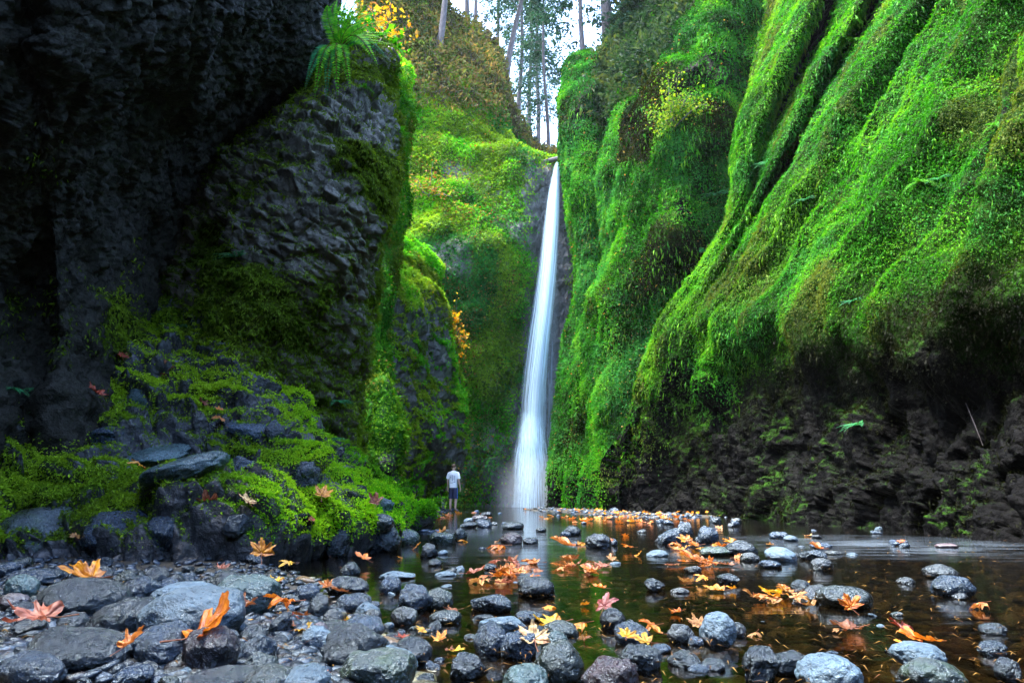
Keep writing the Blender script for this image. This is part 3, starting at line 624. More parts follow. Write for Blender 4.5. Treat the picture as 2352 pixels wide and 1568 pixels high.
def pal_C(P, t, rng):
    c = pick(GRN, t + 0.25) * 1.35; k = sstep(0.0, 0.35, fbm(P * 0.5, 3, 241))[:, None]  # spur moss brightened in colour where little light reaches
    c = c * (1 - k) + pick(YEL, t + 0.2) * 1.4 * k
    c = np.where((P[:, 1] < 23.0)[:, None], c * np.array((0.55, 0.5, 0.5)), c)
    a = (rng.random(len(P)) < 0.02)[:, None]
    return np.where(a, pick(AUT, rng.random(len(P))), c)
def pal_H(P, t, rng):
    c = pick(YEL, t + 0.1) * 2.8; k = sstep(-3.4, -1.4, P[:, 0] + fbm(P, 2, 251) * 0.8)[:, None] * 0.8
    return c * (1 - k) + pick(GRN, t + 0.2) * np.array((3.8, 2.4, 1.5)) * k  # right part of the bank painted brighter, as if lit

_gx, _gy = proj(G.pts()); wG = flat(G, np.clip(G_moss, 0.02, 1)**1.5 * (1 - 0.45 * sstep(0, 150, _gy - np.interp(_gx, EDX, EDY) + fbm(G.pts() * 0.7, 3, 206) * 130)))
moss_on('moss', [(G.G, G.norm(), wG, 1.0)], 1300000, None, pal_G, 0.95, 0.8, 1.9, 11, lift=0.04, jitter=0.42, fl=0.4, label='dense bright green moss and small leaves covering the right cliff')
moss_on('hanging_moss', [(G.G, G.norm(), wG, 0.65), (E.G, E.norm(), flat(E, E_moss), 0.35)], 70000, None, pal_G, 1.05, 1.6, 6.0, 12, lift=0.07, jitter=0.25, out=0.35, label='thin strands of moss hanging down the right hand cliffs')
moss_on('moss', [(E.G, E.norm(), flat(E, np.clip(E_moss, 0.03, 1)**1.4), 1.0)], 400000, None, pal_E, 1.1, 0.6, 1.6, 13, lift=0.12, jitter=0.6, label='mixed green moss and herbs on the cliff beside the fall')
moss_on('moss', [(D.G, D.norm(), flat(D, np.clip(D_moss, 0.0, 1)**1.5), 1.0)], 260000, None, pal_D, 1.4, 0.4, 1.4, 14, lift=0.15, jitter=0.6, label='yellow green moss and fallen leaves over the headwall')
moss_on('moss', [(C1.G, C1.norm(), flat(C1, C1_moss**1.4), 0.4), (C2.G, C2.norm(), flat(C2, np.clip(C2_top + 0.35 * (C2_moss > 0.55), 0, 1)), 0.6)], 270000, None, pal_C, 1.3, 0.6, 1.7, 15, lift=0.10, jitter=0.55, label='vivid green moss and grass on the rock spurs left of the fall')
wH = flat(H, np.clip(H_moss, 0, 1)**2.0 * sstep(0.1, 0.3, H.pts()[:, 2]))
moss_on('moss', [(H.G, H.norm(), wH, 1.0)], 400000, None, pal_H, 1.1, 0.25, 2.0, 16, lift=0.02, jitter=0.6, near=5, label='fine green moss carpeting the broken rock bank')
moss_on('moss', [(B.G, B.norm(), flat(B, np.clip(B_moss - 0.12, 0, 1)**1.5), 0.8), (A.G, A.norm(), flat(A, A_moss**2), 0.2)], 170000, None, pal_B, 1.3, 0.9, 2.6, 17, lift=0.03, jitter=0.5, near=5, label='yellow green moss tufts clinging to the grey basalt buttress')
# brambles and dry shrubs on the hill above
hz = sstep(24.5, 28, D.pts()[:, 2] - np.clip(D.pts()[:, 0] + 4, 0, 9) * 0.3)
moss_on('undergrowth', [(D.G, D.norm(), flat(D, hz), 1.0)], 40000, None,
        lambda P, t, rng: pick([(0.03, 0.032, 0.024), (0.07, 0.055, 0.038), (0.045, 0.085, 0.022), (0.12, 0.085, 0.045), (0.07, 0.13, 0.03), (0.24, 0.16, 0.06)], t), 1.7, -0.3, 2.2, 18, lift=0.6, jitter=0.9, label='brown autumn brambles and dry shrubs on the hill above the fall', cat='undergrowth')
eu_ = E.u.ravel(); et = sstep(21, 24, E.pts()[:, 2]) * sstep(1.9, 2.5, eu_) * sstep(4.6, 3.9, eu_)
moss_on('undergrowth', [(E.G, E.norm(), flat(E, et), 1.0)], 22000, None,
        lambda P, t, rng: pick([(0.004, 0.012, 0.007), (0.010, 0.032, 0.016), (0.025, 0.055, 0.025), (0.06, 0.08, 0.02)], t), 1.8, 0.0, 2.4, 19, lift=0.5, jitter=0.9, label='dark green shrubs crowding the brow of the cliff right of the fall', cat='undergrowth')

# ------------------------------------------------------------------ trees above the fall
m, N, K = new_mat('tree_bark')
tc = N('TexCoord'); mp = N('Mapping'); mp.inputs['Scale'].default_value = (5, 5, 0.8); K(tc.outputs['Object'], mp.inputs['Vector'])
n1 = noise_tex(N, K, mp.outputs[0], 3, 6, 0.7)
b = N('BsdfPrincipled', Roughness=0.9); K(ramp(N, K, n1.outputs[0], [(0.3, (0.03, 0.026, 0.03)), (0.7, (0.14, 0.12, 0.13))]), b.inputs['Base Color'])
bp = N('Bump', Strength=0.8, Distance=0.1); K(n1.outputs[0], bp.inputs['Height']); K(bp.outputs[0], b.inputs['Normal'])
o = N('OutputMaterial'); K(b.outputs[0], o.inputs[0]); M_BARK = m

def conifer(name, base, h, r0, lean, start, blen, nb, label, seed, pal, group=None, dens=26, leaf=0.26, sub=2.0):
    rng = np.random.default_rng(seed)
    root = bpy.data.objects.new(name, None); COL.objects.link(root); root.location = base; tag(root, label, 'tree', group)
    ax = np.array((lean[0], lean[1], 1.0))
    zz = np.linspace(-0.6, h, 14); path = ax[None] * zz[:, None] + np.stack((np.sin(zz * 0.4 + seed) * 0.12, zz * 0, zz * 0), 1)
    parts = [tube_np(path, r0 * (1 - 0.85 * np.clip(zz / h, 0, 1)) * (1 + 0.35 * np.exp(-np.clip(zz, 0, 9))), 9)]
    LP, LD, LN, LC = [], [], [], []
    for k in range(nb):
        f = start + (1 - start) * (k + rng.random()) / nb
        a = rng.random() * 2 * math.pi; L = blen * (1.05 - f * 0.75) * (0.55 + 0.6 * rng.random())
        p0 = ax * (f * h); dr = np.array((math.cos(a), math.sin(a), 0.15))
        t = np.linspace(0, 1, 7)[:, None]
        pth = p0 + dr * t * L + np.array((0, 0, -1)) * (t**2) * L * (0.25 + 0.35 * rng.random()) + np.cumsum(rng.normal(size=(7, 3)) * 0.03 * L, 0) * t
        parts.append(tube_np(pth, np.linspace(r0 * 0.16, r0 * 0.02, 7), 4))
        n = int(dens * L * sub * (0.5 + rng.random()))
        s = rng.random(n)**0.7 * 0.92 + 0.08
        q = np.stack([np.interp(s, t[:, 0], pth[:, i]) for i in range(3)], 1)
        side = np.array((-math.sin(a), math.cos(a), 0))
        off = rng.normal(size=(n, 1)) * 0.22 * L * (1.1 - s)[:, None]
        LP.append(q + side * off + rng.normal(size=(n, 3)) * 0.08 + np.array((0, 0, -1)) * np.abs(off) * 0.35)
        LD.append(dr * 0.6 + side * np.sign(off) * 0.8 + np.array((0, 0, -0.45)) + rng.normal(size=(n, 3)) * 0.35)
        LN.append(np.array((0, 0, 1)) + rng.normal(size=(n, 3)) * 0.6)
        LC.append(pick(pal, rng.random(n)))
    v, f = joinvf(parts); mesh_np('trunk', v, f, M_BARK, root)
    LP, LD, LN, LC = map(np.concatenate, (LP, LD, LN, LC)); n = len(LP)
    L = leaf * np.exp(rng.normal(size=n) * 0.35)
    leaf_mesh('crown', LP, LD, LN, L, L * 0.42, LC, M_NEEDLE, parent=root)
    return root
FIR = [(0.010, 0.035, 0.028), (0.02, 0.065, 0.05), (0.04, 0.10, 0.075)]
OLV = [(0.03, 0.06, 0.015), (0.07, 0.11, 0.03), (0.20, 0.15, 0.03)]
gt = 'conifers standing above the waterfall'
conifer('conifer', hit(1003, 122)[0], 27, 0.24, (0.10, 0), 0.55, 4.0, 26, 'leaning dark violet trunk rooted on the brown hill left of the sky gap', 1, FIR, gt)
conifer('conifer', W(1070, 82, 52), 26, 0.22, (0.02, 0), 0.30, 3.5, 30, 'straight slender conifer, left of the close pair on the hill crest', 2, FIR, gt)
conifer('conifer', W(1092, 92, 50), 24, 0.17, (0.03, 0), 0.30, 3.0, 26, 'straight slender conifer, right of the close pair on the hill crest', 3, FIR, gt)
conifer('conifer', W(1166, 165, 54), 24, 0.26, (0.16, 0), 0.22, 4.2, 40, 'conifer leaning right at the left rim of the bright sky gap', 4, FIR, gt)
conifer('conifer', W(1192, 265, 66), 34, 0.24, (0.03, 0), 0.16, 4.6, 90, 'tall sparse conifer standing far behind in the middle of the sky gap', 5, FIR, gt, dens=20)
conifer('conifer', W(1236, 350, 74), 42, 0.26, (0.0, 0), 0.10, 4.6, 100, 'faint far conifer rising directly above the lip of the fall', 6, FIR, gt, dens=18)
conifer('conifer', W(1258, 352, 60), 34, 0.18, (-0.02, 0), 0.12, 4.0, 90, 'thin conifer close to the right cliff at the lip of the fall', 7, FIR, gt, dens=20)
conifer('conifer', W(1215, 345, 80), 42, 0.30, (0.02, 0), 0.10, 5.2, 70, 'farthest pale conifer seen through the sky gap', 8, FIR, gt, dens=16)
conifer('conifer', W(1398, 110, 42), 22, 0.42, (0.0, 0), 0.35, 4.0, 26, 'thick pale trunk standing on the brow of the right cliff', 9, FIR, gt)
conifer('conifer', W(1345, 160, 43), 18, 0.20, (-0.04, 0), 0.10, 4.2, 40, 'bushy teal conifer spreading its branches over the right side of the sky gap', 10, FIR, gt, dens=24)
conifer('conifer', W(1490, 90, 39), 15, 0.22, (0.02, 0), 0.03, 3.2, 60, 'dense dark conifer on the cliff brow right of the pale trunk', 12, FIR, gt, dens=40)
conifer('conifer', W(1140, 120, 72), 30, 0.22, (0.03, 0), 0.15, 4.5, 46, 'slim conifer far behind the hill crest, left side of the sky gap', 13, FIR, gt, dens=18)

# ------------------------------------------------------------------ ferns
def frond_vf(path, L, width, n, rng, green, droop=0.25, up=(0, -0.5, 0.85)):
    """a pinnate frond: leaflets in pairs along a curved rachis"""
    path = np.asarray(path, float); t = np.linspace(0, 1, len(path)); s = np.linspace(0.10, 0.995, n)
    q = np.stack([np.interp(s, t, path[:, i]) for i in range(3)], 1)
    d = np.gradient(q, axis=0); d /= np.linalg.norm(d, axis=1, keepdims=True) + 1e-9
    up = np.array(up, float); sd = np.cross(d, up); sd /= np.linalg.norm(sd, axis=1, keepdims=True) + 1e-9
    nn = np.cross(sd, d)
    w = width * np.minimum(1, (1 - s) * 2.2 + 0.04) * np.minimum(1, 0.5 + s * 3)
    V, Fc, C = [], [], []
    step = L / n
    for sg in (-1, 1):
        tip = q + sd * sg * w[:, None] + d * w[:, None] * 0.30 - nn * w[:, None] * droop * (0.6 + 0.8 * rng.random((n, 1)))
        a = q - d * step * 0.42; b = q + d * step * 0.42
        m1 = (q + tip) / 2 + d * step * 0.40; m0 = (q + tip) / 2 - d * step * 0.40
        V.append(np.stack((a, m0, tip, m1), 1).reshape(-1, 3)); V[-1][0::4] = q - d * step * 0.2
    V = np.concatenate(V); Fc = np.arange(len(V)).reshape(-1, 4)
    C = np.repeat(pick(green, rng.random(len(V) // 4)), 4, 0)
    rv, rf = tube_np(path, np.linspace(L * 0.007, L * 0.002, len(path)), 4)
    return np.concatenate((V, rv)), np.concatenate((Fc, rf + len(V))), np.concatenate((C, np.tile((0.10, 0.07, 0.02), (len(rv), 1))))

def frond_path(d, L, sag, n=12):
    d = np.array(d, float); d /= np.linalg.norm(d); t = np.linspace(0, 1, n)[:, None]
    return d * t * L + np.array((0, 0, -1)) * (t**2.2) * L * sag

FERN = [(0.015, 0.13, 0.008), (0.04, 0.26, 0.010), (0.10, 0.36, 0.012)]
BLUE_FERN = [(0.015, 0.12, 0.05), (0.03, 0.22, 0.09), (0.06, 0.30, 0.12)]
HERO_FERN = [(0.03, 0.20, 0.008), (0.08, 0.42, 0.012), (0.22, 0.52, 0.02)]  # brighter fern green, sunlight put into the colour
rng = np.random.default_rng(5)
fb = np.array(W(785, 132, 8.9))
fern = bpy.data.objects.new('sword_fern', None); COL.objects.link(fern); fern.location = fb + np.array((0, -0.15, 0.02))
tag(fern, 'big bright sword fern arching from the top of the basalt buttress', 'fern')
for k, (ex, ey, dy, pal) in enumerate([(752,12,-.2,0),(775,0,.1,0),(800,-8,-.3,0),(828,-2,.0,0),(850,8,-.4,0),(872,26,.2,0),(890,48,-.3,0),(903,78,.0,0),(906,104,-.4,0),(880,88,-.7,0),(842,48,-.8,0),(815,30,-.6,0),(862,62,.3,0),
        (895,140,-.3,1),(868,150,-.7,1),(700,205,-.5,1),(722,228,-.6,1),(748,236,-.5,1),(776,226,-.7,1),(705,175,-.2,1),(805,205,-.6,1)]):
    e = np.array(W(ex, ey, fb[1] + dy)) - np.array(fern.location)
    L = np.linalg.norm(e) * 1.08; down = pal == 1
    t = np.linspace(0, 1, 14)[:, None]
    if down: pth = e * t + np.array((0, -0.25, 0.30)) * np.sin(t * math.pi) * L * 0.6
    else: pth = e * t + np.array((-0.12, -0.1, 0.12)) * np.sin(t * math.pi) * L * 0.6
    v, f, c = frond_vf(pth, L, 0.10 * (0.8 + 0.4 * rng.random()), 36, rng, BLUE_FERN if (down and k % 2) else HERO_FERN, 0.2, (0.1, -1.0, 0.35))
    mesh_np('frond', v, f, M_LEAF, fern, smooth=False, col=c)

def make_fern(seed, pal, n=9, sag=0.7):
    rng = np.random.default_rng(seed)
    root = bpy.data.objects.new('small_fern', None); COL.objects.link(root)
    for k in range(n):
        a = math.pi * (k + 0.5 + rng.normal() * 0.2) / n - math.pi / 2       # fans out on the -Y side
        d = (math.sin(a) * 0.9, -0.55 - 0.3 * rng.random(), 0.25 + 0.5 * math.cos(a) * rng.random())
        L = 0.75 + 0.4 * rng.random()
        v, f, c = frond_vf(frond_path(d, L, sag * (0.6 + 0.6 * rng.random()), 10), L, 0.12, 18, rng, pal)
        mesh_np('frond', v, f, M_LEAF, root, smooth=False, col=c)
    return root
def copy_tree(o):
    c = o.copy(); COL.objects.link(c)
    for ch in o.children:
        k = ch.copy(); COL.objects.link(k); k.parent = c
    return c
protos = [make_fern(21, FERN), make_fern(22, BLUE_FERN), make_fern(23, FERN, 7, 0.95)]
used = [False] * 3
FERNS = [  # px, py, size in survey pixels, kind, label
 (545,605,70,1,'bluish fern on the dark face of the basalt buttress'),
 (405,765,62,1,'dim fern at the foot of the dark crevice above the bank'),
 (25,915,85,1,'blue green fern at the left end of the mossy bank'),
 (108,962,60,1,'small fern just right of the one at the left end of the bank'),
 (772,932,48,1,'blue green fern in the shaded hollow under the buttress'),
 (815,1065,50,0,'bright fern where the mossy bank meets the hollow'),
 (765,1015,36,1,'tiny dark fern below the shaded hollow'),
 (852,548,36,2,'small fern jutting from the right edge of the buttress'),
 (905,190,52,0,'bright fern just below the big fern on the buttress rim'),
 (922,245,56,0,'glowing fern overhanging the rim midway down the buttress top'),
 (918,318,46,0,'lowest of the bright rim ferns on the buttress'),
 (835,212,44,2,'leafy fern under the drooping fronds of the big fern'),
 (1955,108,60,2,'brownish fern high on the right cliff near a dark crevice'),
 (2112,432,60,2,'pale fern in the middle of the bright mossy slope'),
 (2155,425,44,1,'fern beside the pale fern on the bright mossy slope'),
 (1762,385,44,1,'bluish fern on the crest beside the dark crevices'),
 (1640,462,52,1,'fern on the shaded rear cliff below the yellow shrub'),
 (1600,592,52,1,'drooping fern low on the shaded rear cliff'),
 (1612,668,40,2,'fern hanging at the foot of the shaded rear cliff'),
 (1970,985,56,1,'green fern tuft on the dark undercut of the right cliff'),
 (1960,700,40,1,'small fern at the lower edge of the bright moss'),
 (1850,470,38,1,'tiny fern on the bright moss ridge'),
 (2290,300,52,2,'long leaved fern on the upper right cliff'),
 (975,580,52,0,'bright fern on top of the rounded rock spur'),
 (930,600,50,0,'grass green fern at the left of the spur top'),
]
for px, py, sz, kd, lb in FERNS:
    p, n = hit(px, py - sz * 0.2)
    o = protos[kd] if not used[kd] else copy_tree(protos[kd]); used[kd] = True
    o.location = p; s = sz * p[1] / F / 1.1; o.scale = (s, s, s * 0.9)
    o.rotation_euler = (0, 0, math.atan2(n[0], -n[1]) * 0.7 + rng.normal() * 0.3)
    tag(o, lb, 'fern', 'small ferns growing on the rock')

# ------------------------------------------------------------------ leafy shrubs
def shrub(name, base, size, n, pal, label, seed, leaf=0.13, lean=(0, -0.3, 0.4), spread=(1, 0.7, 0.9)):
    rng = np.random.default_rng(seed)
    root = bpy.data.objects.new(name, None); COL.objects.link(root); root.location = base; tag(root, label, 'shrub')
    st, P, Dr = [], [], []
    for k in range(11):
        e = (rng.normal(size=3) * np.array(spread) * 0.5 + np.array(lean)) * size
        t = np.linspace(0, 1, 7)[:, None]; pth = e * t + np.array((0, 0, 0.25)) * size * np.sin(t * 2.2) + rng.normal(size=(7, 3)) * 0.02 * size
        st.append(tube_np(pth, np.linspace(0.018, 0.004, 7) * size, 4))
        m_ = n // 11; s = 0.3 + 0.75 * rng.random(m_)
        P.append(np.stack([np.interp(s, t[:, 0], pth[:, i]) for i in range(3)], 1) + rng.normal(size=(m_, 3)) * 0.13 * size); Dr.append(np.tile(e / size, (m_, 1)) + rng.normal(size=(m_, 3)))
    v, f = joinvf(st); mesh_np('stem', v, f, M_BARK, root)
    P = np.concatenate(P); Dr = np.concatenate(Dr); L = leaf * np.exp(rng.normal(size=len(P)) * 0.3)
    leaf_mesh('foliage', P, Dr, np.array((0, -0.4, 1.0)) + rng.normal(size=P.shape) * 0.6, L, L * 0.85, pick(pal, rng.random(len(P))), M_LEAF, parent=root)
    return root
YM = [(0.28, 0.10, 0.007), (0.40, 0.22, 0.010), (0.42, 0.31, 0.03)]
YG = [(0.03, 0.13, 0.006), (0.10, 0.22, 0.01), (0.24, 0.27, 0.02)]
shrub('vine_maple', W(872, 150, 17), 1.9, 460, YM, 'yellow autumn maple shrub behind the big fern, upper left of centre', 31, 0.11, (0.25, 0, 0.55))
shrub('leafy_shrub', W(835, 150, 13), 1.0, 1500, GRN, 'bright green leafy shrub tucked behind the big fern', 32, 0.09, (0.2, 0, 0.4))
shrub('vine_maple', hit(1545, 300)[0], 2.0, 1500, YG, 'yellow green shrub halfway up the rear cliff right of the fall', 33, 0.10, (0.1, -0.3, 0.1))
shrub('vine_maple', hit(1050, 800)[0], 1.3, 230, YM, 'small golden shrub on the headwall above the standing person', 34, 0.13, (0.0, -0.3, 0.2))
shrub('leafy_shrub', hit(1100, 1070)[0], 1.6, 700, COOL, 'blue green bush low on the headwall between person and fall', 35, 0.10, (0, -0.3, 0.0))
shrub('vine_maple', hit(985, 455)[0], 2.0, 500, YG + AUT, 'orange tinted shrub on the sunny slope above the rock spur', 36, 0.14, (0, -0.3, 0.15))
# logs lodged on the lip of the fall
v, f = tube_np([W(1238,374,40.4), W(1262,369,40.0), W(1290,362,39.2)], [0.12, 0.16, 0.14], 9)
tag(mesh_np('driftwood_log', v, f, M_BARK), 'dark driftwood log lying across the lip of the waterfall', 'log')
v, f = tube_np([W(1218,372,41), W(1226,360,41), W(1236,352,41.2)], [0.22, 0.2, 0.05], 8)
tag(mesh_np('broken_stump', v, f, M_BARK), 'broken dark stump on the ledge left of the waterfall lip', 'stump')
# fallen twigs on the right wall
for pts_, lb in (([(2215,925),(2240,975),(2262,1020)], 'thin bare twig hanging on the dark undercut at far right'),):
    q = [hit(*a)[0] + np.array((-0.06, -0.06, 0)) for a in pts_]
    v, f = tube_np(q, [0.007, 0.007, 0.005], 6); tag(mesh_np('bare_twig', v, f, M_BARK), lb, 'twig')
# ------------------------------------------------------------------ stones
def ico(sub):
    bm = bmesh.new(); bmesh.ops.create_icosphere(bm, subdivisions=sub, radius=1.0)
    v = np.array([x.co[:] for x in bm.verts]); f = np.array([[x.index for x in q.verts] for q in bm.faces]); bm.free(); return v, f
ICO4, ICO2, ICO3 = ico(5), ico(2), ico(3)

def stone_shape(v, seed, rough, ang):
    n = v / np.linalg.norm(v, axis=1, keepdims=True); o = seed * 7.31
    r = 1 + fbm(n * 1.0 + o, 3, seed) * 0.28 * (0.6 + ang) + fbm(n * 3.1 + o, 4, seed + 3) * 0.13 * rough
    p = np.sign(n) * np.abs(n)**(0.99 - 0.16 * ang) * r[:, None]
    if ang > 0:
        rg = np.random.default_rng(seed + 100)
        for k in range(int(5 + 9 * ang)):                      # flat broken faces
            c = rg.normal(size=3); c /= np.linalg.norm(c); d = 0.62 + 0.28 * rg.random()
            e = p @ c - d; p = p - np.clip(e, 0, None)[:, None] * c * (0.75 * ang)
        p = p + n * (blocks(n * 1.6 + o, 1.5, seed, 0.6) * 0.035 * ang)[:, None]
    return p + n * (fbm(n * 9 + o, 3, seed + 9) * 0.04 * rough)[:, None]

def stone_mat(name, a, b, speck, rough, bump=0.5, moss=None):
    m, N, K = new_mat(name)
    tc = N('TexCoord'); oi = N('ObjectInfo')
    mp = N('Mapping'); K(tc.outputs['Object'], mp.inputs['Vector']); K(mathn(N, K, 'MULTIPLY', oi.outputs['Random'], 40.0), mp.inputs['Location'])
    g = N('NewGeometry'); co = mp.outputs[0]
    n1 = noise_tex(N, K, co, 1.6, 6, 0.65); n2 = noise_tex(N, K, g.outputs['Position'], 120, 3, 0.7); n3 = noise_tex(N, K, g.outputs['Position'], 38, 5, 0.65)
    c = mixc(N, K, ramp(N, K, n1.outputs[0], [(0.35, 0.0), (0.68, 1.0)]), a, b)
    c = mixc(N, K, mathn(N, K, 'MULTIPLY', ramp(N, K, n2.outputs[0], [(0.55, 0.0), (0.72, 0.8)]), ramp(N, K, n1.outputs[0], [(0.42, 0.08), (0.62, 1.0)])), c, speck)
    c = mixc(N, K, ramp(N, K, n3.outputs[0], [(0.30, 0.75), (0.48, 0.0)]), c, mixc(N, K, 1.0, c, (0.30, 0.30, 0.32), 'MULTIPLY'))
    if moss: c = mixc(N, K, ramp(N, K, n1.outputs[0], [(0.45, 0.0), (0.6, 0.85)]), c, moss)
    c = mixc(N, K, 1.0, c, ramp(N, K, oi.outputs['Random'], [(0, 0.17), (1, 0.44)]), 'MULTIPLY')
    b_ = N('BsdfPrincipled'); K(c, b_.inputs['Base Color']); b_.inputs['Specular Tint'].default_value = (0.55, 0.78, 1.0, 1); b_.inputs['Coat Weight'].default_value = 0.4; b_.inputs['Coat Roughness'].default_value = 0.22; b_.inputs['Specular IOR Level'].default_value = 0.8
    K(ramp(N, K, n3.outputs[0], [(0.3, rough - 0.16), (0.7, rough + 0.14)]), b_.inputs['Roughness'])
    h = mathn(N, K, 'ADD', n3.outputs[0], mathn(N, K, 'MULTIPLY', n2.outputs[0], 0.4))
    bp = N('Bump', Strength=bump * 1.6, Distance=0.02); K(h, bp.inputs['Height']); K(bp.outputs[0], b_.inputs['Normal']); K(bp.outputs[0], b_.inputs['Coat Normal'])
    o = N('OutputMaterial'); K(b_.outputs[0], o.inputs[0]); return m
SM = {
 'dark': stone_mat('wet_dark_stone', (0.003, 0.004, 0.007), (0.013, 0.017, 0.029), (0.05, 0.065, 0.10), 0.22, 0.6),
 'blue': stone_mat('blue_grey_stone', (0.008, 0.018, 0.045), (0.036, 0.078, 0.17), (0.11, 0.18, 0.29), 0.28, 0.6),
 'pale': stone_mat('pale_speckled_stone', (0.10, 0.18, 0.28), (0.30, 0.48, 0.66), (0.38, 0.52, 0.66), 0.36, 0.6),
 'teal': stone_mat('grey_green_stone', (0.035, 0.08, 0.08), (0.12, 0.25, 0.26), (0.22, 0.36, 0.38), 0.32, 0.5),
 'olive': stone_mat('olive_stone', (0.013, 0.018, 0.011), (0.04, 0.054, 0.032), (0.13, 0.16, 0.12), 0.3, 0.5),
 'brown': stone_mat('brown_stone', (0.014, 0.011, 0.009), (0.045, 0.036, 0.03), (0.13, 0.11, 0.10), 0.32, 0.5),
 'red': stone_mat('maroon_stone', (0.035, 0.010, 0.011), (0.10, 0.034, 0.034), (0.25, 0.11, 0.10), 0.32, 0.6),
 'pink': stone_mat('pinkish_stone', (0.16, 0.09, 0.10), (0.32, 0.20, 0.22), (0.45, 0.35, 0.35), 0.38, 0.4),
 'moss': stone_mat('moss_stained_stone', (0.03, 0.045, 0.042), (0.10, 0.14, 0.135), (0.3, 0.36, 0.33), 0.32, 0.5, (0.05, 0.10, 0.015)),
}
MAT_MESH = {}
def stone_data(shape, mk_):
    key = (shape, mk_)
    if key not in MAT_MESH:
        rough, ang = [(0.5, 0.0), (0.8, 0.1), (0.6, 0.35), (1.0, 0.7), (1.0, 1.0), (0.4, 0.05), (0.9, 0.5)][shape % 7]
        v = stone_shape(ICO4[0], shape + 1, rough, ang)
        o = mesh_np('river_stone', v, ICO4[1], SM[mk_]); MAT_MESH[key] = o.data; bpy.data.objects.remove(o)
    return MAT_MESH[key]

PLACED = []
def ground_at(px, py):
    q = on_plane(px, py, 0.0)
    for _ in range(4):
        q = on_plane(px, py, float(max(ground_h(q[0], q[1]), -0.01)))
    return q
def put_stone(name, cx, by, w, h, mk_, shape, rot=0.0, tilt=0.0, label=None, group=None, cat='stone', base=None, deep=0.8):
    q = ground_at(cx, by) if base is None else base
    mpp = (q[1] * CP) / F
    a = w * mpp / 2; b = a * deep; hh = h * mpp
    c = hh * 0.60
    o = bpy.data.objects.new(name, stone_data(shape, mk_)); COL.objects.link(o)
    o.scale = (a, b, c); o.location = (q[0], q[1] + b * 0.9, q[2] + hh * 0.37); o.rotation_euler = (0, tilt, rot)
    PLACED.append((q[0], q[1] + b * 0.9, max(a, b)))
    return tag(o, label, cat, group)

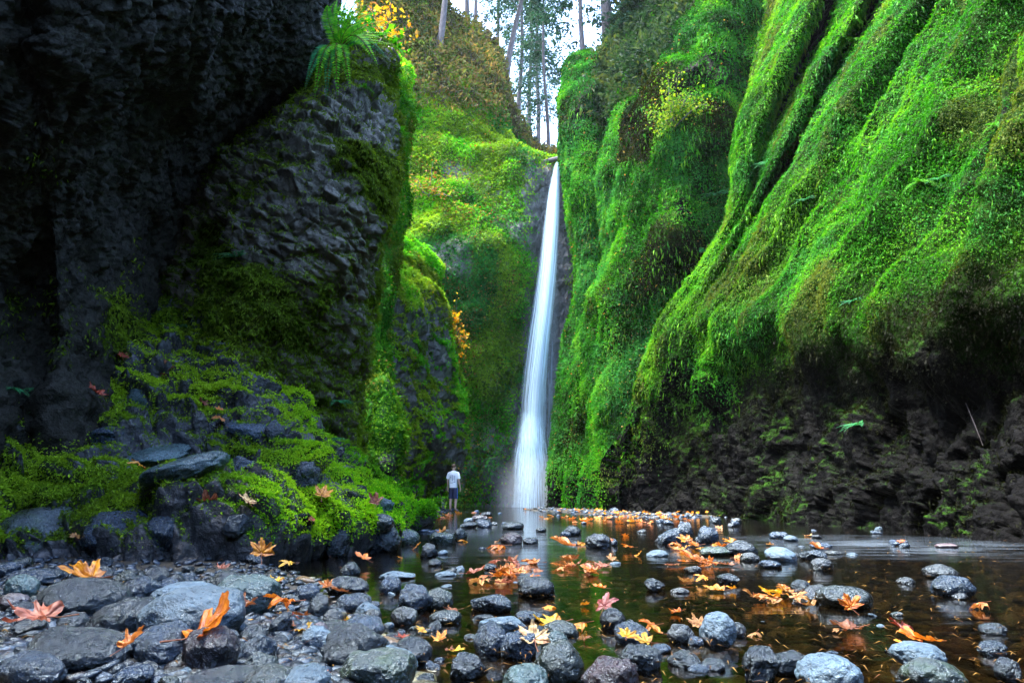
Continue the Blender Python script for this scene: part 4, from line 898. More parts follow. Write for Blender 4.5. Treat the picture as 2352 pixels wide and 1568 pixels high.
HERO = [ # cx, base y, w, h, material, shape, tilt, label
 (400,1480,240,112,'pale',0,-.12,'big pale blue speckled oval boulder, largest light stone at lower left'),
 (143,1430,200,92,'dark',5,.05,'long black wet stone with a yellow leaf lying behind it'),
 (535,1418,150,92,'teal',6,.2,'pale grey green boulder touching the big speckled oval one'),
 (245,1470,160,80,'dark',1,-.35,'dark slanting stone wedged left of the big speckled oval boulder'),
 (125,1562,240,100,'dark',2,.08,'large nearly black boulder at the bottom left corner region'),
 (345,1540,150,92,'blue',2,-.2,'blue stone in front of the big speckled oval boulder'),
 (462,1560,130,110,'red',3,.1,'maroon angular rock behind the bright orange leaf'),
 (30,1585,140,70,'blue',1,.15,'bluish boulder cut by the bottom left corner of the picture'),
 (400,1388,150,42,'pale',1,0,'flat pale pitted stone behind the big speckled oval boulder'),
 (300,1388,95,58,'blue',3,-.3,'bluish wedge shaped rock right of the yellow leaf'),
 (375,1372,62,40,'blue',0,0,'small round blue stone above the flat pale pitted one'),
 (45,1346,130,34,'blue',2,0,'flat blue slab at the left edge below the bank'),
 (28,1378,72,52,'teal',0,.2,'rounded teal stone at the left edge'),
 (12,1404,66,38,'pink',5,.1,'pink stone at the left edge under the teal one'),
 (58,1454,84,40,'dark',5,.15,'smooth dark slate coloured pebble under the long black stone'),
 (146,1458,74,46,'dark',1,0,'second smooth dark pebble under the long black stone'),
 (30,1420,60,32,'dark',1,0,'dark little stone left of the long black stone'),
 (795,1552,150,100,'dark',3,-.35,'glossy blue black pitted rock tilted up at bottom centre left'),
 (850,1600,175,88,'moss',6,.1,'mossy grey green boulder at the bottom edge below the glossy rock'),
 (685,1600,130,54,'pale',0,0,'pale rounded stone cut by the bottom edge'),
 (905,1560,100,62,'pale',2,.3,'pale pitted stone beside the black smooth pebble'),
 (945,1530,84,58,'dark',5,.25,'jet black smooth pebble in shallow water'),
 (806,1412,86,46,'blue',2,-.1,'glossy blue stone in the middle of the pebble bank'),
 (948,1410,84,62,'blue',3,.1,'glossy round blue rock at the edge of the water'),
 (1005,1405,66,48,'olive',0,.1,'olive stone with a pale streak next to the glossy round blue rock'),
 (1022,1438,72,32,'olive',5,0,'smooth speckled pebble in front of the olive stone'),
 (925,1440,64,40,'brown',0,0,'dark brown stone in front of the glossy round blue rock'),
 (1124,1508,86,66,'blue',0,0,'smooth slate blue stone, left of a touching pair in the water'),
 (1192,1520,84,64,'blue',6,.1,'slate blue stone, right of a touching pair in the water'),
 (1160,1468,104,46,'pale',4,.15,'pale angular stone behind the touching slate blue pair'),
 (1275,1497,62,40,'teal',0,0,'pale teal stone behind the tan upright leaf'),
 (1292,1580,110,90,'olive',2,-.3,'dark olive boulder to the right of the tan upright leaf'),
 (1210,1600,130,54,'teal',1,0,'grey green boulder at the bottom edge under the tan leaf'),
 (1072,1568,84,56,'dark',3,.1,'black angular stone in front of the slate blue pair'),
 (1233,1376,90,50,'dark',2,.05,'dark boulder mirrored in the stream below the heap of brown leaves'),
 (1130,1412,92,42,'blue',4,0,'flat jagged blue rock breaking the water'),
 (1112,1432,66,18,'dark',4,0,'low black slab in front of the flat jagged blue rock'),
 (1215,1432,70,26,'blue',4,0,'low pitted slab right of the black slab'),
 (1290,1467,84,34,'olive',5,.1,'dark oval stone below the long yellow leaf'),
 (1412,1450,60,46,'dark',0,0,'black stone under the pink maple leaf'),
 (1452,1458,36,30,'dark',1,0,'small black stone just right of the pink maple leaf'),
 (1458,1484,84,44,'blue',0,.15,'blue stone behind the yellow leaf in the water'),
 (1660,1488,84,70,'pale',1,-.25,'pale speckled upright boulder in midstream'),
 (1570,1482,62,46,'brown',6,-.3,'leaning brown stone left of the pale upright boulder'),
 (1602,1488,40,22,'blue',1,0,'little blue stone between the leaning brown stone and pale boulder'),
 (1700,1466,52,32,'dark',1,0,'dark stone behind the pale upright boulder'),
 (1480,1548,92,58,'dark',6,.3,'dark ridged stone below the yellow leaf'),
 (1415,1600,130,76,'red',3,0,'large dark purple pitted rock at the bottom edge'),
 (1582,1540,86,36,'dark',4,0,'low black rock with a rim of foam'),
 (1645,1545,60,26,'dark',4,0,'second low black rock beside the foam rimmed one'),
 (1765,1572,84,80,'dark',3,.3,'black upright jagged rock at bottom right of centre'),
 (1830,1560,110,54,'dark',4,0,'black flat rock leaning on the upright jagged one'),
 (1930,1600,150,76,'pale',1,0,'big pale blue white boulder at the bottom edge, right of centre'),
 (2140,1538,118,50,'pale',2,.12,'pale wave polished stone just below the orange leaf heap'),
 (2180,1595,140,62,'moss',0,.1,'green stained boulder below the wave polished stone'),
 (2300,1512,62,34,'blue',1,0,'bluish round stone near the right edge of the stream'),
 (2330,1575,56,60,'dark',3,0,'small dark spike of rock near the bottom right'),
 (1965,1402,122,50,'olive',5,.1,'long dark green oval stone alone in the right of the stream'),
 (1886,1385,70,40,'brown',4,0,'squared grey block left of the long dark green oval stone'),
 (1848,1366,44,32,'dark',2,.2,'dark wet stone beside the squared grey block'),
 (2180,1332,78,32,'brown',5,.1,'olive brown stone, rear one of the pair at far right'),
 (2212,1374,96,50,'blue',6,-.15,'blue white stone, front one of the pair at far right'),
 (2092,1344,48,16,'brown',5,0,'low brown stone barely above the water left of the far right pair'),
 (2300,1462,64,26,'dark',2,0,'half drowned dark stone at the right edge'),
 (1545,1252,62,34,'blue',6,-.3,'slanted grey stone, left of the trio in the rapids'),
 (1577,1240,42,42,'blue',3,.2,'pointed grey stone, middle of the trio in the rapids'),
 (1633,1252,50,44,'blue',2,.3,'tall dark stone, right of the trio in the rapids'),
 (1652,1278,80,22,'moss',5,0,'moss stained flat stone in front of the trio'),
 (1712,1278,74,34,'dark',5,.1,'long dark stone right of the moss stained flat one'),
 (1804,1292,72,32,'pale',0,.1,'pale oval stone alone in the rapids'),
 (1680,1346,64,28,'dark',3,0,'dark stone beside a raft of tan leaves'),
 (1507,1362,54,32,'dark',4,0,'black squared stone in open water'),
 (1566,1366,44,14,'brown',5,0,'low smooth stone right of the black squared one'),
 (1378,1262,62,36,'dark',1,0,'grey speckled stone beside the calm pool'),
 (1408,1255,30,18,'blue',0,0,'small smooth stone right of the grey speckled one'),
 (1318,1232,46,24,'dark',0,0,'round dark stone in front of the gravel bar'),
 (1300,1234,26,14,'blue',0,0,'small stone leaning on the round dark one'),
 (1178,1218,54,20,'dark',5,0,'rounded dark stone in the bright reflection'),
 (1176,1252,64,28,'red',5,0,'red brown stone below the bright reflection'),
 (1218,1252,46,18,'dark',3,0,'blue black stone right of the red brown one'),
 (1243,1224,26,14,'dark',2,0,'small dark stone in the middle of the bright reflection'),
 (1102,1196,38,14,'red',5,0,'red stone near the feet of the person'),
 (872,1272,104,68,'dark',1,0,'big black boulder at the far tip of the mossy bank'),
 (984,1283,40,34,'dark',3,.2,'pointed dark stone standing in the shallow water'),
 (1056,1244,34,30,'olive',0,0,'upright olive stone at the edge of the pool'),
 (932,1252,58,34,'moss',0,0,'green stained boulder behind the big black one'),
 (1012,1252,60,30,'moss',6,.2,'mossy slanted stone among the small shore rocks'),
 (998,1302,40,18,'dark',1,0,'little pitted stone in the left shallows'),
 (1022,1326,52,12,'pale',5,0,'pale stone just under the water surface'),
 (905,1334,74,20,'pale',4,0,'white speckled bar shaped stone at the water edge'),
 (1795,1240,46,20,'blue',2,0,'grey stone below the dark undercut wall'),
 (1822,1246,36,16,'pale',0,0,'rounded stone touching the grey one below the undercut wall'),
 (1895,1262,58,16,'blue',2,0,'low bluish rock in the far rapids'),
 (2075,1256,50,16,'blue',3,0,'bluish rock with an orange leaf far right'),
 (2190,1262,52,14,'pink',3,0,'pinkish rock at the foot of the dark right wall'),
 (1880,1290,60,26,'blue',4,0,'blue rock under a clump of leaves in the rapids'),
 (800,1330,52,36,'dark',0,0,'round grey stone at the edge of the still water'),
 (790,1368,100,42,'dark',6,-.1,'wide dark slab by the still water'),
 (700,1388,60,46,'blue',2,-.2,'blue flank of stone above the small leaves'),
 (725,1425,52,56,'dark',3,.3,'upright dark wedge rock among the leaves'),
 (893,1366,60,38,'blue',1,0,'bluish knobbly stone near the still water'),
 (640,1462,52,52,'dark',4,0,'rough lava like stone beside the orange brown leaf'),
 (575,1530,96,62,'blue',4,-.3,'slanting ridged slate right of the maroon rock'),
 (760,1480,110,46,'dark',1,0,'smooth black stone behind the glossy tilted rock'),
 (820,1468,110,44,'blue',5,-.1,'long blue stone behind the glossy tilted rock'),
 (725,1472,46,36,'pink',0,0,'small purple brown stone under the red orange leaf'),
 (575,1372,56,34,'dark',3,0,'pitted dark stone under the upright yellow leaf'),
 (505,1372,90,56,'dark',2,0,'dark boulder carrying small pink leaves'),
 (600,1600,150,52,'olive',5,0,'dark olive boulder cut by the bottom edge'),
 (480,1600,190,44,'dark',1,0,'dark boulder cut by the bottom edge right of the orange leaf'),
]
for k, (cx, by, w_, h_, mk_, shp, tl, lb) in enumerate(HERO):
    put_stone('river_stone', cx, by, w_, h_, mk_, shp + 7 * (k % 2), rot=(k * 2.4) % 6.28 if abs(tl) < 0.01 else (k % 2) * 3.14, tilt=-tl if (k % 2 and abs(tl) > 0.01) else tl, label=lb)

rng = np.random.default_rng(77)
def scatter_stones(n, px_r, py_r, size, mats, label, group, test=None, flatn=(0.45, 0.75)):
    c = 0; tries = 0
    while c < n and tries < n * 60:
        tries += 1
        px = px_r[0] + (px_r[1] - px_r[0]) * rng.random(); py = py_r[0] + (py_r[1] - py_r[0]) * rng.random()
        if test and not test(px, py): continue
        q = ground_at(px, py); r = size[0] + (size[1] - size[0]) * rng.random()**2
        if any((q[0] - a)**2 + (q[1] - b)**2 < (0.72 * (r + s))**2 for a, b, s in PLACED): continue
        w_ = 2 * r * F / (q[1] * CP)
        put_stone('river_stone', px, py, w_, w_ * rng.uniform(*flatn), mats[rng.integers(len(mats))], int(rng.integers(14)), rot=rng.random() * 6.28, tilt=rng.normal() * 0.15, label=label, group=group, base=q)
        c += 1
shore = lambda px, py: px < np.interp(py, [1290, 1380, 1470, 1568], [760, 930, 1030, 1120])
scatter_stones(90, (-40, 1120), (1345, 1590), (0.022, 0.06), ['dark', 'blue', 'dark', 'brown', 'pale', 'olive'], 'small wet stone packed among the boulders of the near pebble bank', 'small stones of the near pebble bank', shore)
scatter_stones(22, (-60, 600), (1292, 1352), (0.03, 0.09), ['dark', 'blue', 'dark', 'olive'], 'dark stone lying on the gravel strip at the foot of the mossy bank', 'stones at the foot of the mossy bank', None)
scatter_stones(20, (900, 2380), (1330, 1585), (0.02, 0.05), ['dark', 'brown', 'blue', 'olive', 'pale'], 'small stone poking out of the near stream', 'small stones in the near stream', lambda a, b: not shore(a, b), (0.25, 0.5))
scatter_stones(26, (900, 2100), (1215, 1320), (0.05, 0.13), ['dark', 'blue', 'brown', 'pale'], 'small stone scattered in the middle of the stream', 'small stones in the middle of the stream', lambda a, b: abs(a - 1215) > 45, (0.25, 0.5))
scatter_stones(26, (930, 1720), (1176, 1215), (0.07, 0.20), ['blue', 'pale', 'brown', 'dark'], 'rounded stone on the far gravel bar below the fall', 'stones on the far gravel bar', lambda a, b: abs(a - 1215) > 50, (0.35, 0.6))

# loose rock slabs lying on the mossy bank
for px, py, w_, h_, mk_, shp, tl, lb in [
 (545,1115,95,100,'blue',10,.25,'shiny blue faceted rock standing out of the moss on the bank'),
 (560,1005,120,60,'blue',6,.15,'blue grey slab high on the mossy bank'),
 (265,1240,170,95,'blue',9,-.1,'smooth blue rock face low on the bank above the pebbles'),
 (365,1250,80,100,'blue',3,.4,'narrow blue rock leaning at the foot of the bank'),
 (300,1070,230,60,'teal',13,-.28,'long slanting grey green slab across the middle of the bank'),
 (400,1090,190,62,'teal',6,-.2,'second slanting slab overlapping the long one'),
 (60,1250,230,130,'moss',13,.1,'big smooth green grey boulder at the left end of the bank'),
 (40,1170,95,60,'blue',6,-.3,'pale weathered stone on top of the green grey boulder'),
 (310,945,80,80,'teal',10,.1,'upright squared rock in the upper part of the bank'),
 (480,1000,90,56,'dark',10,0,'black angular block below the tan leaf on the bank'),
 (640,1030,50,110,'dark',3,-.35,'thin black slab leaning on the right shoulder of the bank'),
 (690,1110,90,80,'dark',10,.1,'dark square rock in the bright moss'),
 (535,1215,80,62,'dark',4,0,'dark cubic rock beside the pink maple leaf'),
 (765,1260,62,70,'dark',10,.1,'dark triangular rock at the water edge of the bank'),
 (240,1010,70,48,'blue',3,0,'small grey block in the left of the bank'),
 (870,1210,60,44,'olive',9,0,'rounded mossy stone at the far end of the bank'),
 (880,1170,50,40,'teal',10,.2,'pale green slab leaning on the far end of the bank'),
 (548,800,44,96,'teal',10,0,'upright grey basalt column stub at the top of the bank'),
 (1415,1196,30,30,'blue',3,0,'grey boulder at the foot of the cliff right of the fall'),
]:
    p, n = hit(px, py - h_ * 0.3); mpp = p[1] / F
    o = bpy.data.objects.new('rock_slab', stone_data(shp, mk_)); COL.objects.link(o)
    o.scale = (w_ * mpp * 0.52, w_ * mpp * 0.42, h_ * mpp * 0.52); o.location = p + np.array((0, w_ * mpp * 0.18, -h_ * mpp * 0.12)); o.rotation_euler = (0.15, tl, rng.normal() * 0.2)
    tag(o, lb, 'rock')

# ------------------------------------------------------------------ gravel nobody could count
M_PEB = None
m, N, K = new_mat('pebbles')
a = N('Attribute', attribute_name='Col'); g = N('NewGeometry'); n2 = noise_tex(N, K, g.outputs['Position'], 70, 4, 0.7)
b = N('BsdfPrincipled'); K(mixc(N, K, ramp(N, K, n2.outputs[0], [(0.35, 0.5), (0.6, 0.0)]), a.outputs['Color'], (0.015, 0.015, 0.018)), b.inputs['Base Color'])
K(ramp(N, K, n2.outputs[0], [(0.3, 0.18), (0.7, 0.42)]), b.inputs['Roughness']); b.inputs['Specular IOR Level'].default_value = 0.6; b.inputs['Specular Tint'].default_value = (0.6, 0.8, 1.0, 1)
bp = N('Bump', Strength=0.6, Distance=0.01); K(n2.outputs[0], bp.inputs['Height']); K(bp.outputs[0], b.inputs['Normal'])
o = N('OutputMaterial'); K(b.outputs[0], o.inputs[0]); M_PEB = m
def gravel(name, P, rad, pal, seed, label, base=ICO2, flat_=0.6, dz=0.15, cat='gravel'):
    rg = np.random.default_rng(seed); n = len(P); bv, bf = base; nb = len(bv)
    shapes = np.stack([stone_shape(bv, 40 + k, 0.8, 0.55 * (k % 2)) for k in range(10)])
    S = shapes[rg.integers(0, 10, n)] * (rad[:, None, None] * np.stack((0.75 + 0.6 * rg.random(n), 0.75 + 0.4 * rg.random(n), flat_ * (0.6 + 0.6 * rg.random(n))), 1)[:, None])
    th = rg.random(n) * 6.283; c, s = np.cos(th)[:, None], np.sin(th)[:, None]
    x = S[..., 0] * c - S[..., 1] * s; y = S[..., 0] * s + S[..., 1] * c
    tx = rg.normal(size=(n, 1)) * 0.25
    V = np.stack((x, y, S[..., 2] + x * tx), -1) + P[:, None]; V[..., 2] += rad[:, None] * dz
    Fc = (bf[None] + (np.arange(n) * nb)[:, None, None]).reshape(-1, 3)
    col = np.repeat(pick(pal, rg.random(n)) * (0.6 + 0.7 * rg.random((n, 1))), nb, 0)
    return tag(mesh_np(name, V.reshape(-1, 3), Fc, M_PEB, col=col), label, cat, kind='stuff')
def rand_ground(n, px_r, py_r, test=None):
    px = rng.uniform(*px_r, n); py = rng.uniform(*py_r, n); P = np.array([on_plane(a_, b_, 0) for a_, b_ in zip(px, py)])
    P[:, 2] = ground_h(P[:, 0], P[:, 1])
    if test is not None: P = P[test(P)]
    return P
DRY = [(0.006, 0.009, 0.016), (0.018, 0.028, 0.05), (0.032, 0.055, 0.10), (0.05, 0.036, 0.028), (0.02, 0.025, 0.02), (0.09, 0.13, 0.19)]
WETP = [(0.05, 0.045, 0.022), (0.13, 0.12, 0.05), (0.22, 0.20, 0.10), (0.34, 0.33, 0.24), (0.20, 0.11, 0.05), (0.07, 0.08, 0.05)]
P = rand_ground(13500, (-500, 1250), (1285, 1640), lambda P: (bank_edge(P[:, 1]) - P[:, 0] > -0.25) & (P[:, 1] < 9))
gravel('gravel', P, 0.008 + 0.034 * rng.random(len(P))**2, [tuple(0.5 * x for x in c) for c in DRY], 1, 'wet grey gravel filling the gaps of the near pebble bank', dz=0.2)
P = rand_ground(5200, (700, 2600), (1200, 1640), lambda P: (P[:, 2] < 0.0))
gravel('streambed_pebbles', P, 0.025 + 0.065 * rng.random(len(P))**2, WETP, 2, 'olive and tan pebbles lying under the clear stream water', base=ICO2, flat_=0.42, dz=0.1)
P = rand_ground(5000, (860, 1900), (1170, 1222), lambda P: (P[:, 2] > -0.03) & (P[:, 1] > 9))
gravel('gravel', P, 0.03 + 0.07 * rng.random(len(P))**2, DRY, 3, 'pale gravel of the far bar in front of the fall', base=ICO2)

# ------------------------------------------------------------------ maple leaves
KEY = [(0,1.0),(5,.86),(9,.86),(14,.62),(20,.66),(27,.46),(35,.55),(41,.80),(48,.95),(54,.74),(60,.74),(68,.58),(79,.44),(92,.50),(104,.64),(114,.46),(130,.38),(150,.24),(168,.10),(180,.05)]
m, N, K = new_mat('maple_leaf')
oi = N('ObjectInfo'); tc = N('TexCoord'); n1 = noise_tex(N, K, tc.outputs['Object'], 3.0, 5, 0.65)
at = N('Attribute', attribute_name='Col')
c = mixc(N, K, ramp(N, K, n1.outputs[0], [(0.38, 0.0), (0.62, 0.95)]), oi.outputs['Color'], mixc(N, K, 1.0, oi.outputs['Color'], (0.38, 0.20, 0.14), 'MULTIPLY'))
c = mixc(N, K, mathn(N, K, 'MULTIPLY', at.outputs['Fac'], 0.6), c, mixc(N, K, 1.0, c, (0.45, 0.30, 0.25), 'MULTIPLY'))
b = N('BsdfPrincipled', Roughness=0.42); K(c, b.inputs['Base Color']); t = N('BsdfTranslucent'); K(c, t.inputs['Color'])
bp = N('Bump', Strength=0.5, Distance=0.02); K(n1.outputs[0], bp.inputs['Height']); K(bp.outputs[0], b.inputs['Normal'])
x = N('MixShader', Fac=0.3); K(b.outputs[0], x.inputs[1]); K(t.outputs[0], x.inputs[2]); o = N('OutputMaterial'); K(x.outputs[0], o.inputs[0]); M_MAPLE = m

def maple(seed, curl, fold):
    rg = np.random.default_rng(seed); na, nr = 160, 9
    th = np.linspace(-180, 180, na, endpoint=False); r = np.interp(np.abs(th), [k[0] for k in KEY], [k[1] for k in KEY])
    r = r * (1 + 0.10 * rg.normal(size=6)[np.clip(((th + 180) / 60).astype(int), 0, 5)])
    q = np.linspace(0, 1, nr + 1)[1:]; a = np.radians(th)
    x = np.sin(a)[:, None] * r[:, None] * q; y = np.cos(a)[:, None] * r[:, None] * q + 0.0
    P = np.stack((x, y, x * 0), -1)
    vein = np.zeros_like(x)
    for va in (0, 48, -48, 104, -104):
        d = np.abs(np.angle(np.exp(1j * (a - math.radians(va)))))
        vein = np.maximum(vein, np.exp(-(d[:, None] * r[:, None] * q / 0.03)**2))
    rr = np.hypot(x, y)
    z = curl * rr**2 - 0.05 * vein + fbm(P * 2.0 + seed * 3.1, 3, seed) * 0.42 * rr + fold * np.abs(x) + 0.12 * rr * np.cos(a[:, None] * 7.2 + seed) * q
    z += 0.5 * curl * np.clip(y, 0, 1)**3 * rg.normal()
    P[..., 2] = z
    v = np.concatenate((np.zeros((1, 3)), P.reshape(-1, 3))); i = np.arange(na * nr).reshape(na, nr) + 1; j = np.roll(i, -1, 0)
    f = np.concatenate((np.stack((i[:, :-1], j[:, :-1], j[:, 1:], i[:, 1:]), -1).reshape(-1, 4)[:, ::-1], np.stack((np.zeros(na, int), i[:, 0], i[:, 0], j[:, 0]), -1)))
    f3 = np.concatenate((f[:na * (nr - 1)][:, [0, 1, 2]], f[:na * (nr - 1)][:, [0, 2, 3]], np.stack((np.zeros(na, int), j[:, 0], i[:, 0]), -1)))
    ob = mesh_np('fallen_leaf', v, f3, M_MAPLE, col=np.repeat(np.concatenate((np.ones(1), vein.ravel()))[:, None], 3, 1))
    sv, sf = tube_np([(0, 0, -0.01), (0.03, -0.35, 0.06), (0.1, -0.75, 0.16 + 0.2 * rg.random())], [0.022, 0.016, 0.020], 6)
    st = mesh_np('stem', sv, sf, M_MAPLE, ob)
    return ob
LEAVES = [maple(s, c_, f_) for s, c_, f_ in [(1,.15,.1),(2,.28,.2),(3,-.35,.1),(4,.4,.2),(5,.05,.3),(6,-.5,-.2),(7,.3,-.1),(8,.5,.1)]]
_first = [True] * 8
LC = {'orange': (0.661, 0.203, 0.014), 'gold': (0.734, 0.331, 0.019), 'yellow': (0.716, 0.478, 0.027), 'tan': (0.50, 0.27, 0.08), 'cream': (0.734, 0.570, 0.294), 'pink': (0.40, 0.14, 0.085), 'red': (0.386, 0.055, 0.019), 'brown': (0.257, 0.092, 0.027), 'magenta': (0.331, 0.082, 0.092), 'peach': (0.56, 0.21, 0.045)}
def put_leaf(p, size, colr, k, rot, label, group=None, stem=True, jit=0.12):
    src = LEAVES[k]
    if _first[k]: o = src; _first[k] = False
    else:
        o = src.copy(); COL.objects.link(o)
        for ch in src.children:
            c_ = ch.copy(); COL.objects.link(c_); c_.parent = o
    o.location = p; o.scale = (size * rng.uniform(0.78, 1.08), size * rng.uniform(0.85, 1.1), size * rng.uniform(0.5, 1.1)); o.rotation_euler = rot
    cc = np.array(LC[colr]) * (1 + rng.normal() * jit); o.color = tuple(np.clip(cc, 0.01, 0.9)) + (1,)
    for ch in o.children: ch.color = (0.35, 0.12, 0.04, 1)
    return tag(o, label, 'leaf', group)
HL = [ # px, py (leaf centre), width px, colour, variant, tip turn, pitch up, label
 (597,1302,84,'gold',1,.3,1.15,'upright golden maple leaf propped on edge at the foot of the bank'),
 (205,1352,120,'gold',3,1.2,.25,'golden yellow leaf with curled edge lying behind the long black stone'),
 (92,1462,160,'pink',0,1.7,.35,'large pinkish tan leaf curled over dark pebbles, lower left'),
 (450,1520,200,'orange',6,-.9,.75,'largest bright orange leaf at the bottom left'),
 (280,1555,100,'peach',4,-.7,.9,'curled pinkish brown leaf left of the largest orange leaf'),
 (655,1418,112,'orange',2,2.0,.3,'red orange leaf on the stones below the small yellow leaf'),
 (548,1440,78,'brown',4,-.8,.5,'crumpled orange brown leaf right of the big speckled oval boulder'),
 (632,1364,50,'yellow',0,.8,.35,'small yellow leaf above the red orange one'),
 (505,1330,46,'pink',7,.2,.3,'small pinkish leaf on a dark boulder under the bank'),
 (836,1296,56,'orange',4,1.0,.6,'orange leaf curling out of the still water by the bank'),
 (665,1310,56,'yellow',2,1.4,.1,'flat yellow leaf in the still water below the bank'),
 (555,1370,46,'red',2,1.2,.1,'dark red leaf sliver beside the pitted stone'),
 (752,1365,44,'peach',3,.4,.6,'pale peach leaf stuck to a wet wedge of rock'),
 (1010,1492,70,'gold',7,.2,.3,'curled golden leaf above a dark stone, bottom centre'),
 (1228,1505,92,'cream',0,.1,.95,'pale cream leaf standing upright between boulders'),
 (1258,1552,50,'orange',5,2.4,.7,'small orange leaf under the pale cream one'),
 (1388,1420,86,'magenta',2,-.6,.8,'purplish pink leaf draped over a black stone'),
 (1275,1440,110,'yellow',0,1.5,.08,'long yellow leaf floating left of the purplish pink leaf'),
 (1338,1446,66,'gold',5,1.2,.1,'golden leaf between the long yellow and purplish pink ones'),
 (1440,1488,64,'yellow',1,-.3,.5,'bright yellow leaf folded over a stone'),
 (1488,1500,62,'yellow',4,1.1,.3,'second bright yellow leaf right of the folded one'),
 (1515,1478,46,'gold',3,.9,.4,'curled golden leaf tip behind the bright yellow pair'),
 (1500,1455,66,'orange',2,1.7,.3,'orange leaf behind the leaning brown stone'),
 (1608,1462,70,'tan',6,.3,.7,'crumpled tan leaf between brown stone and pale boulder'),
 (1642,1442,34,'red',1,.3,.8,'small red leaf against the pale upright boulder'),
 (1958,1424,66,'orange',4,.1,1.2,'orange leaf standing on edge in the open stream'),
 (1960,1452,110,'brown',0,1.5,.05,'sunken orange brown leaf under the standing orange leaf'),
 (2080,1478,70,'red',1,.6,.8,'red orange leaf at the left of a heap near the right edge'),
 (2110,1490,84,'orange',3,1.2,.3,'orange leaf in the middle of the heap near the right edge'),
 (2145,1494,84,'orange',6,1.7,.3,'orange leaf at the right of the heap near the right edge'),
 (2085,1508,56,'gold',4,2.2,.3,'golden leaf at the front of the heap near the right edge'),
 (2258,1398,62,'peach',5,1.5,.2,'peach leaf lying in the dark water below the far right pair of stones'),
 (1150,1255,66,'orange',5,1.3,.2,'orange leaf folded on the water left of the bright reflection'),
 (1310,1258,78,'peach',3,1.4,.3,'peach leaf floating right of the bright reflection'),
 (1400,1252,34,'orange',0,.4,.6,'small orange leaf beside the grey speckled stone'),
 (1448,1262,44,'orange',2,1.6,.3,'orange leaf in the water right of the grey speckled stone'),
 (1575,1252,44,'gold',1,.3,.9,'golden leaf among the trio of stones in the rapids'),
 (1600,1258,50,'orange',6,1.2,.4,'orange leaf at the foot of the trio of stones'),
 (1682,1256,44,'gold',1,.9,.6,'golden leaf on the long dark stone in the rapids'),
 (1595,1296,70,'orange',3,1.5,.5,'orange leaf on top of a clump in midstream'),
 (1620,1298,58,'peach',4,2.0,.3,'peach leaf at the right of the midstream clump'),
 (1785,1372,70,'yellow',0,1.3,.15,'yellow leaf at the left of the tan raft'),
 (1820,1374,64,'tan',6,1.5,.25,'tan leaf in the middle of the tan raft'),
 (1755,1380,56,'peach',5,1.4,.3,'peach leaf at the near edge of the tan raft'),
 (1620,1338,50,'gold',2,1.2,.2,'golden leaf beside the dark stone in open water'),
 (1585,1345,50,'tan',0,1.6,.1,'tan leaf floating left of that golden leaf in open water'),
 (1385,1365,46,'orange',4,1.3,.3,'orange leaf curled over a stone in open water'),
 (1885,1268,46,'peach',3,.9,.4,'peach leaf clump on the blue rock in the rapids'),
 (2072,1252,30,'orange',1,.4,.4,'orange leaf on the bluish rock under the dark wall'),
]
for px, py, wd, cl, k, tn, pt, lb in HL:
    q = ground_at(px, py + wd * 0.12); s = wd * q[1] * CP / F * 0.54
    put_leaf((q[0], q[1], max(q[2], 0.0) + (0.06 if px < 700 else 0.02) + s * 0.45 * math.sin(pt) + 0.015), s, cl, k, (pt * 0.8 if pt >= 0.7 else pt * 0.5 + 0.1, 0.25 * math.sin(px), tn), lb)
for px, py, wd, cl, k, tn, pt, lb in [
 (490,1172,72,'pink',6,3.0,.5,'pinkish five lobed leaf lying on the mossy bank'),
 (577,1158,50,'cream',0,.9,.5,'cream leaf right of the pinkish one on the bank'),
 (740,1148,50,'gold',4,.2,.5,'golden leaf on the bright moss at the right of the bank'),
 (372,872,56,'brown',3,.2,.9,'red brown leaf high on the dark side of the bank'),
 (218,916,64,'red',4,1.5,.4,'dark red leaf at the upper left of the bank'),
 (326,1083,48,'gold',2,1.5,.2,'small golden leaf on the slanting slab'),
 (472,943,44,'pink',7,1.2,.4,'pink leaf in the upper middle of the bank'),
 (510,968,34,'peach',5,.5,.4,'peach leaf just below the pink one in the upper bank'),
 (278,826,40,'red',1,.9,.6,'faint dark red leaf at the top of the bank in shadow'),
 (855,1166,40,'pink',3,.3,.7,'pinkish leaf at the far end of the bank'),
 (505,952,26,'orange',0,.5,.3,'tiny orange leaf in the bright moss of the upper bank'),
 (195,1232,34,'tan',5,.8,.5,'small tan leaf at the left foot of the bank'),
 (708,1200,30,'red',2,.5,.3,'tiny red leaf in the bright moss near the water'),
]:
    p, n = hit(px, py); s = wd * p[1] / F * 0.6
    put_leaf(p + n * 0.05 + np.array((0, -0.03, 0.03)), s, cl, k, (pt + 0.25, 0.2, tn), lb)
def leaf_cloud(n, cen, spread, size, cols, label, group, lo=0.02, hi=0.32, lift=0.03):
    for _ in range(n):
        px = rng.normal(cen[0], spread[0]); py = rng.normal(cen[1], spread[1])
        q = ground_at(px, max(py, 1178)); s = (size[0] + (size[1] - size[0]) * rng.random()) * q[1] * CP / F * 0.6
        put_leaf((q[0], q[1], max(q[2], 0) + 0.01 + lift * rng.random()), s, cols[rng.integers(len(cols))], int(rng.integers(8)), (lo + (hi - lo) * rng.random(), rng.normal() * 0.3, rng.random() * 6.28), label, group)
leaf_cloud(15, (1135, 1335), (36, 10), (40, 66), ['peach', 'tan', 'pink', 'orange'], 'brown peach leaf in the sodden heap left of the mirrored boulder', 'leaves of the heap behind the mirrored boulder', lift=0.06)
leaf_cloud(9, (1195, 1305), (40, 9), (36, 56), ['peach', 'pink', 'brown'], 'wet brown leaf in the upper part of the midstream leaf dam', 'leaves of the midstream leaf dam')
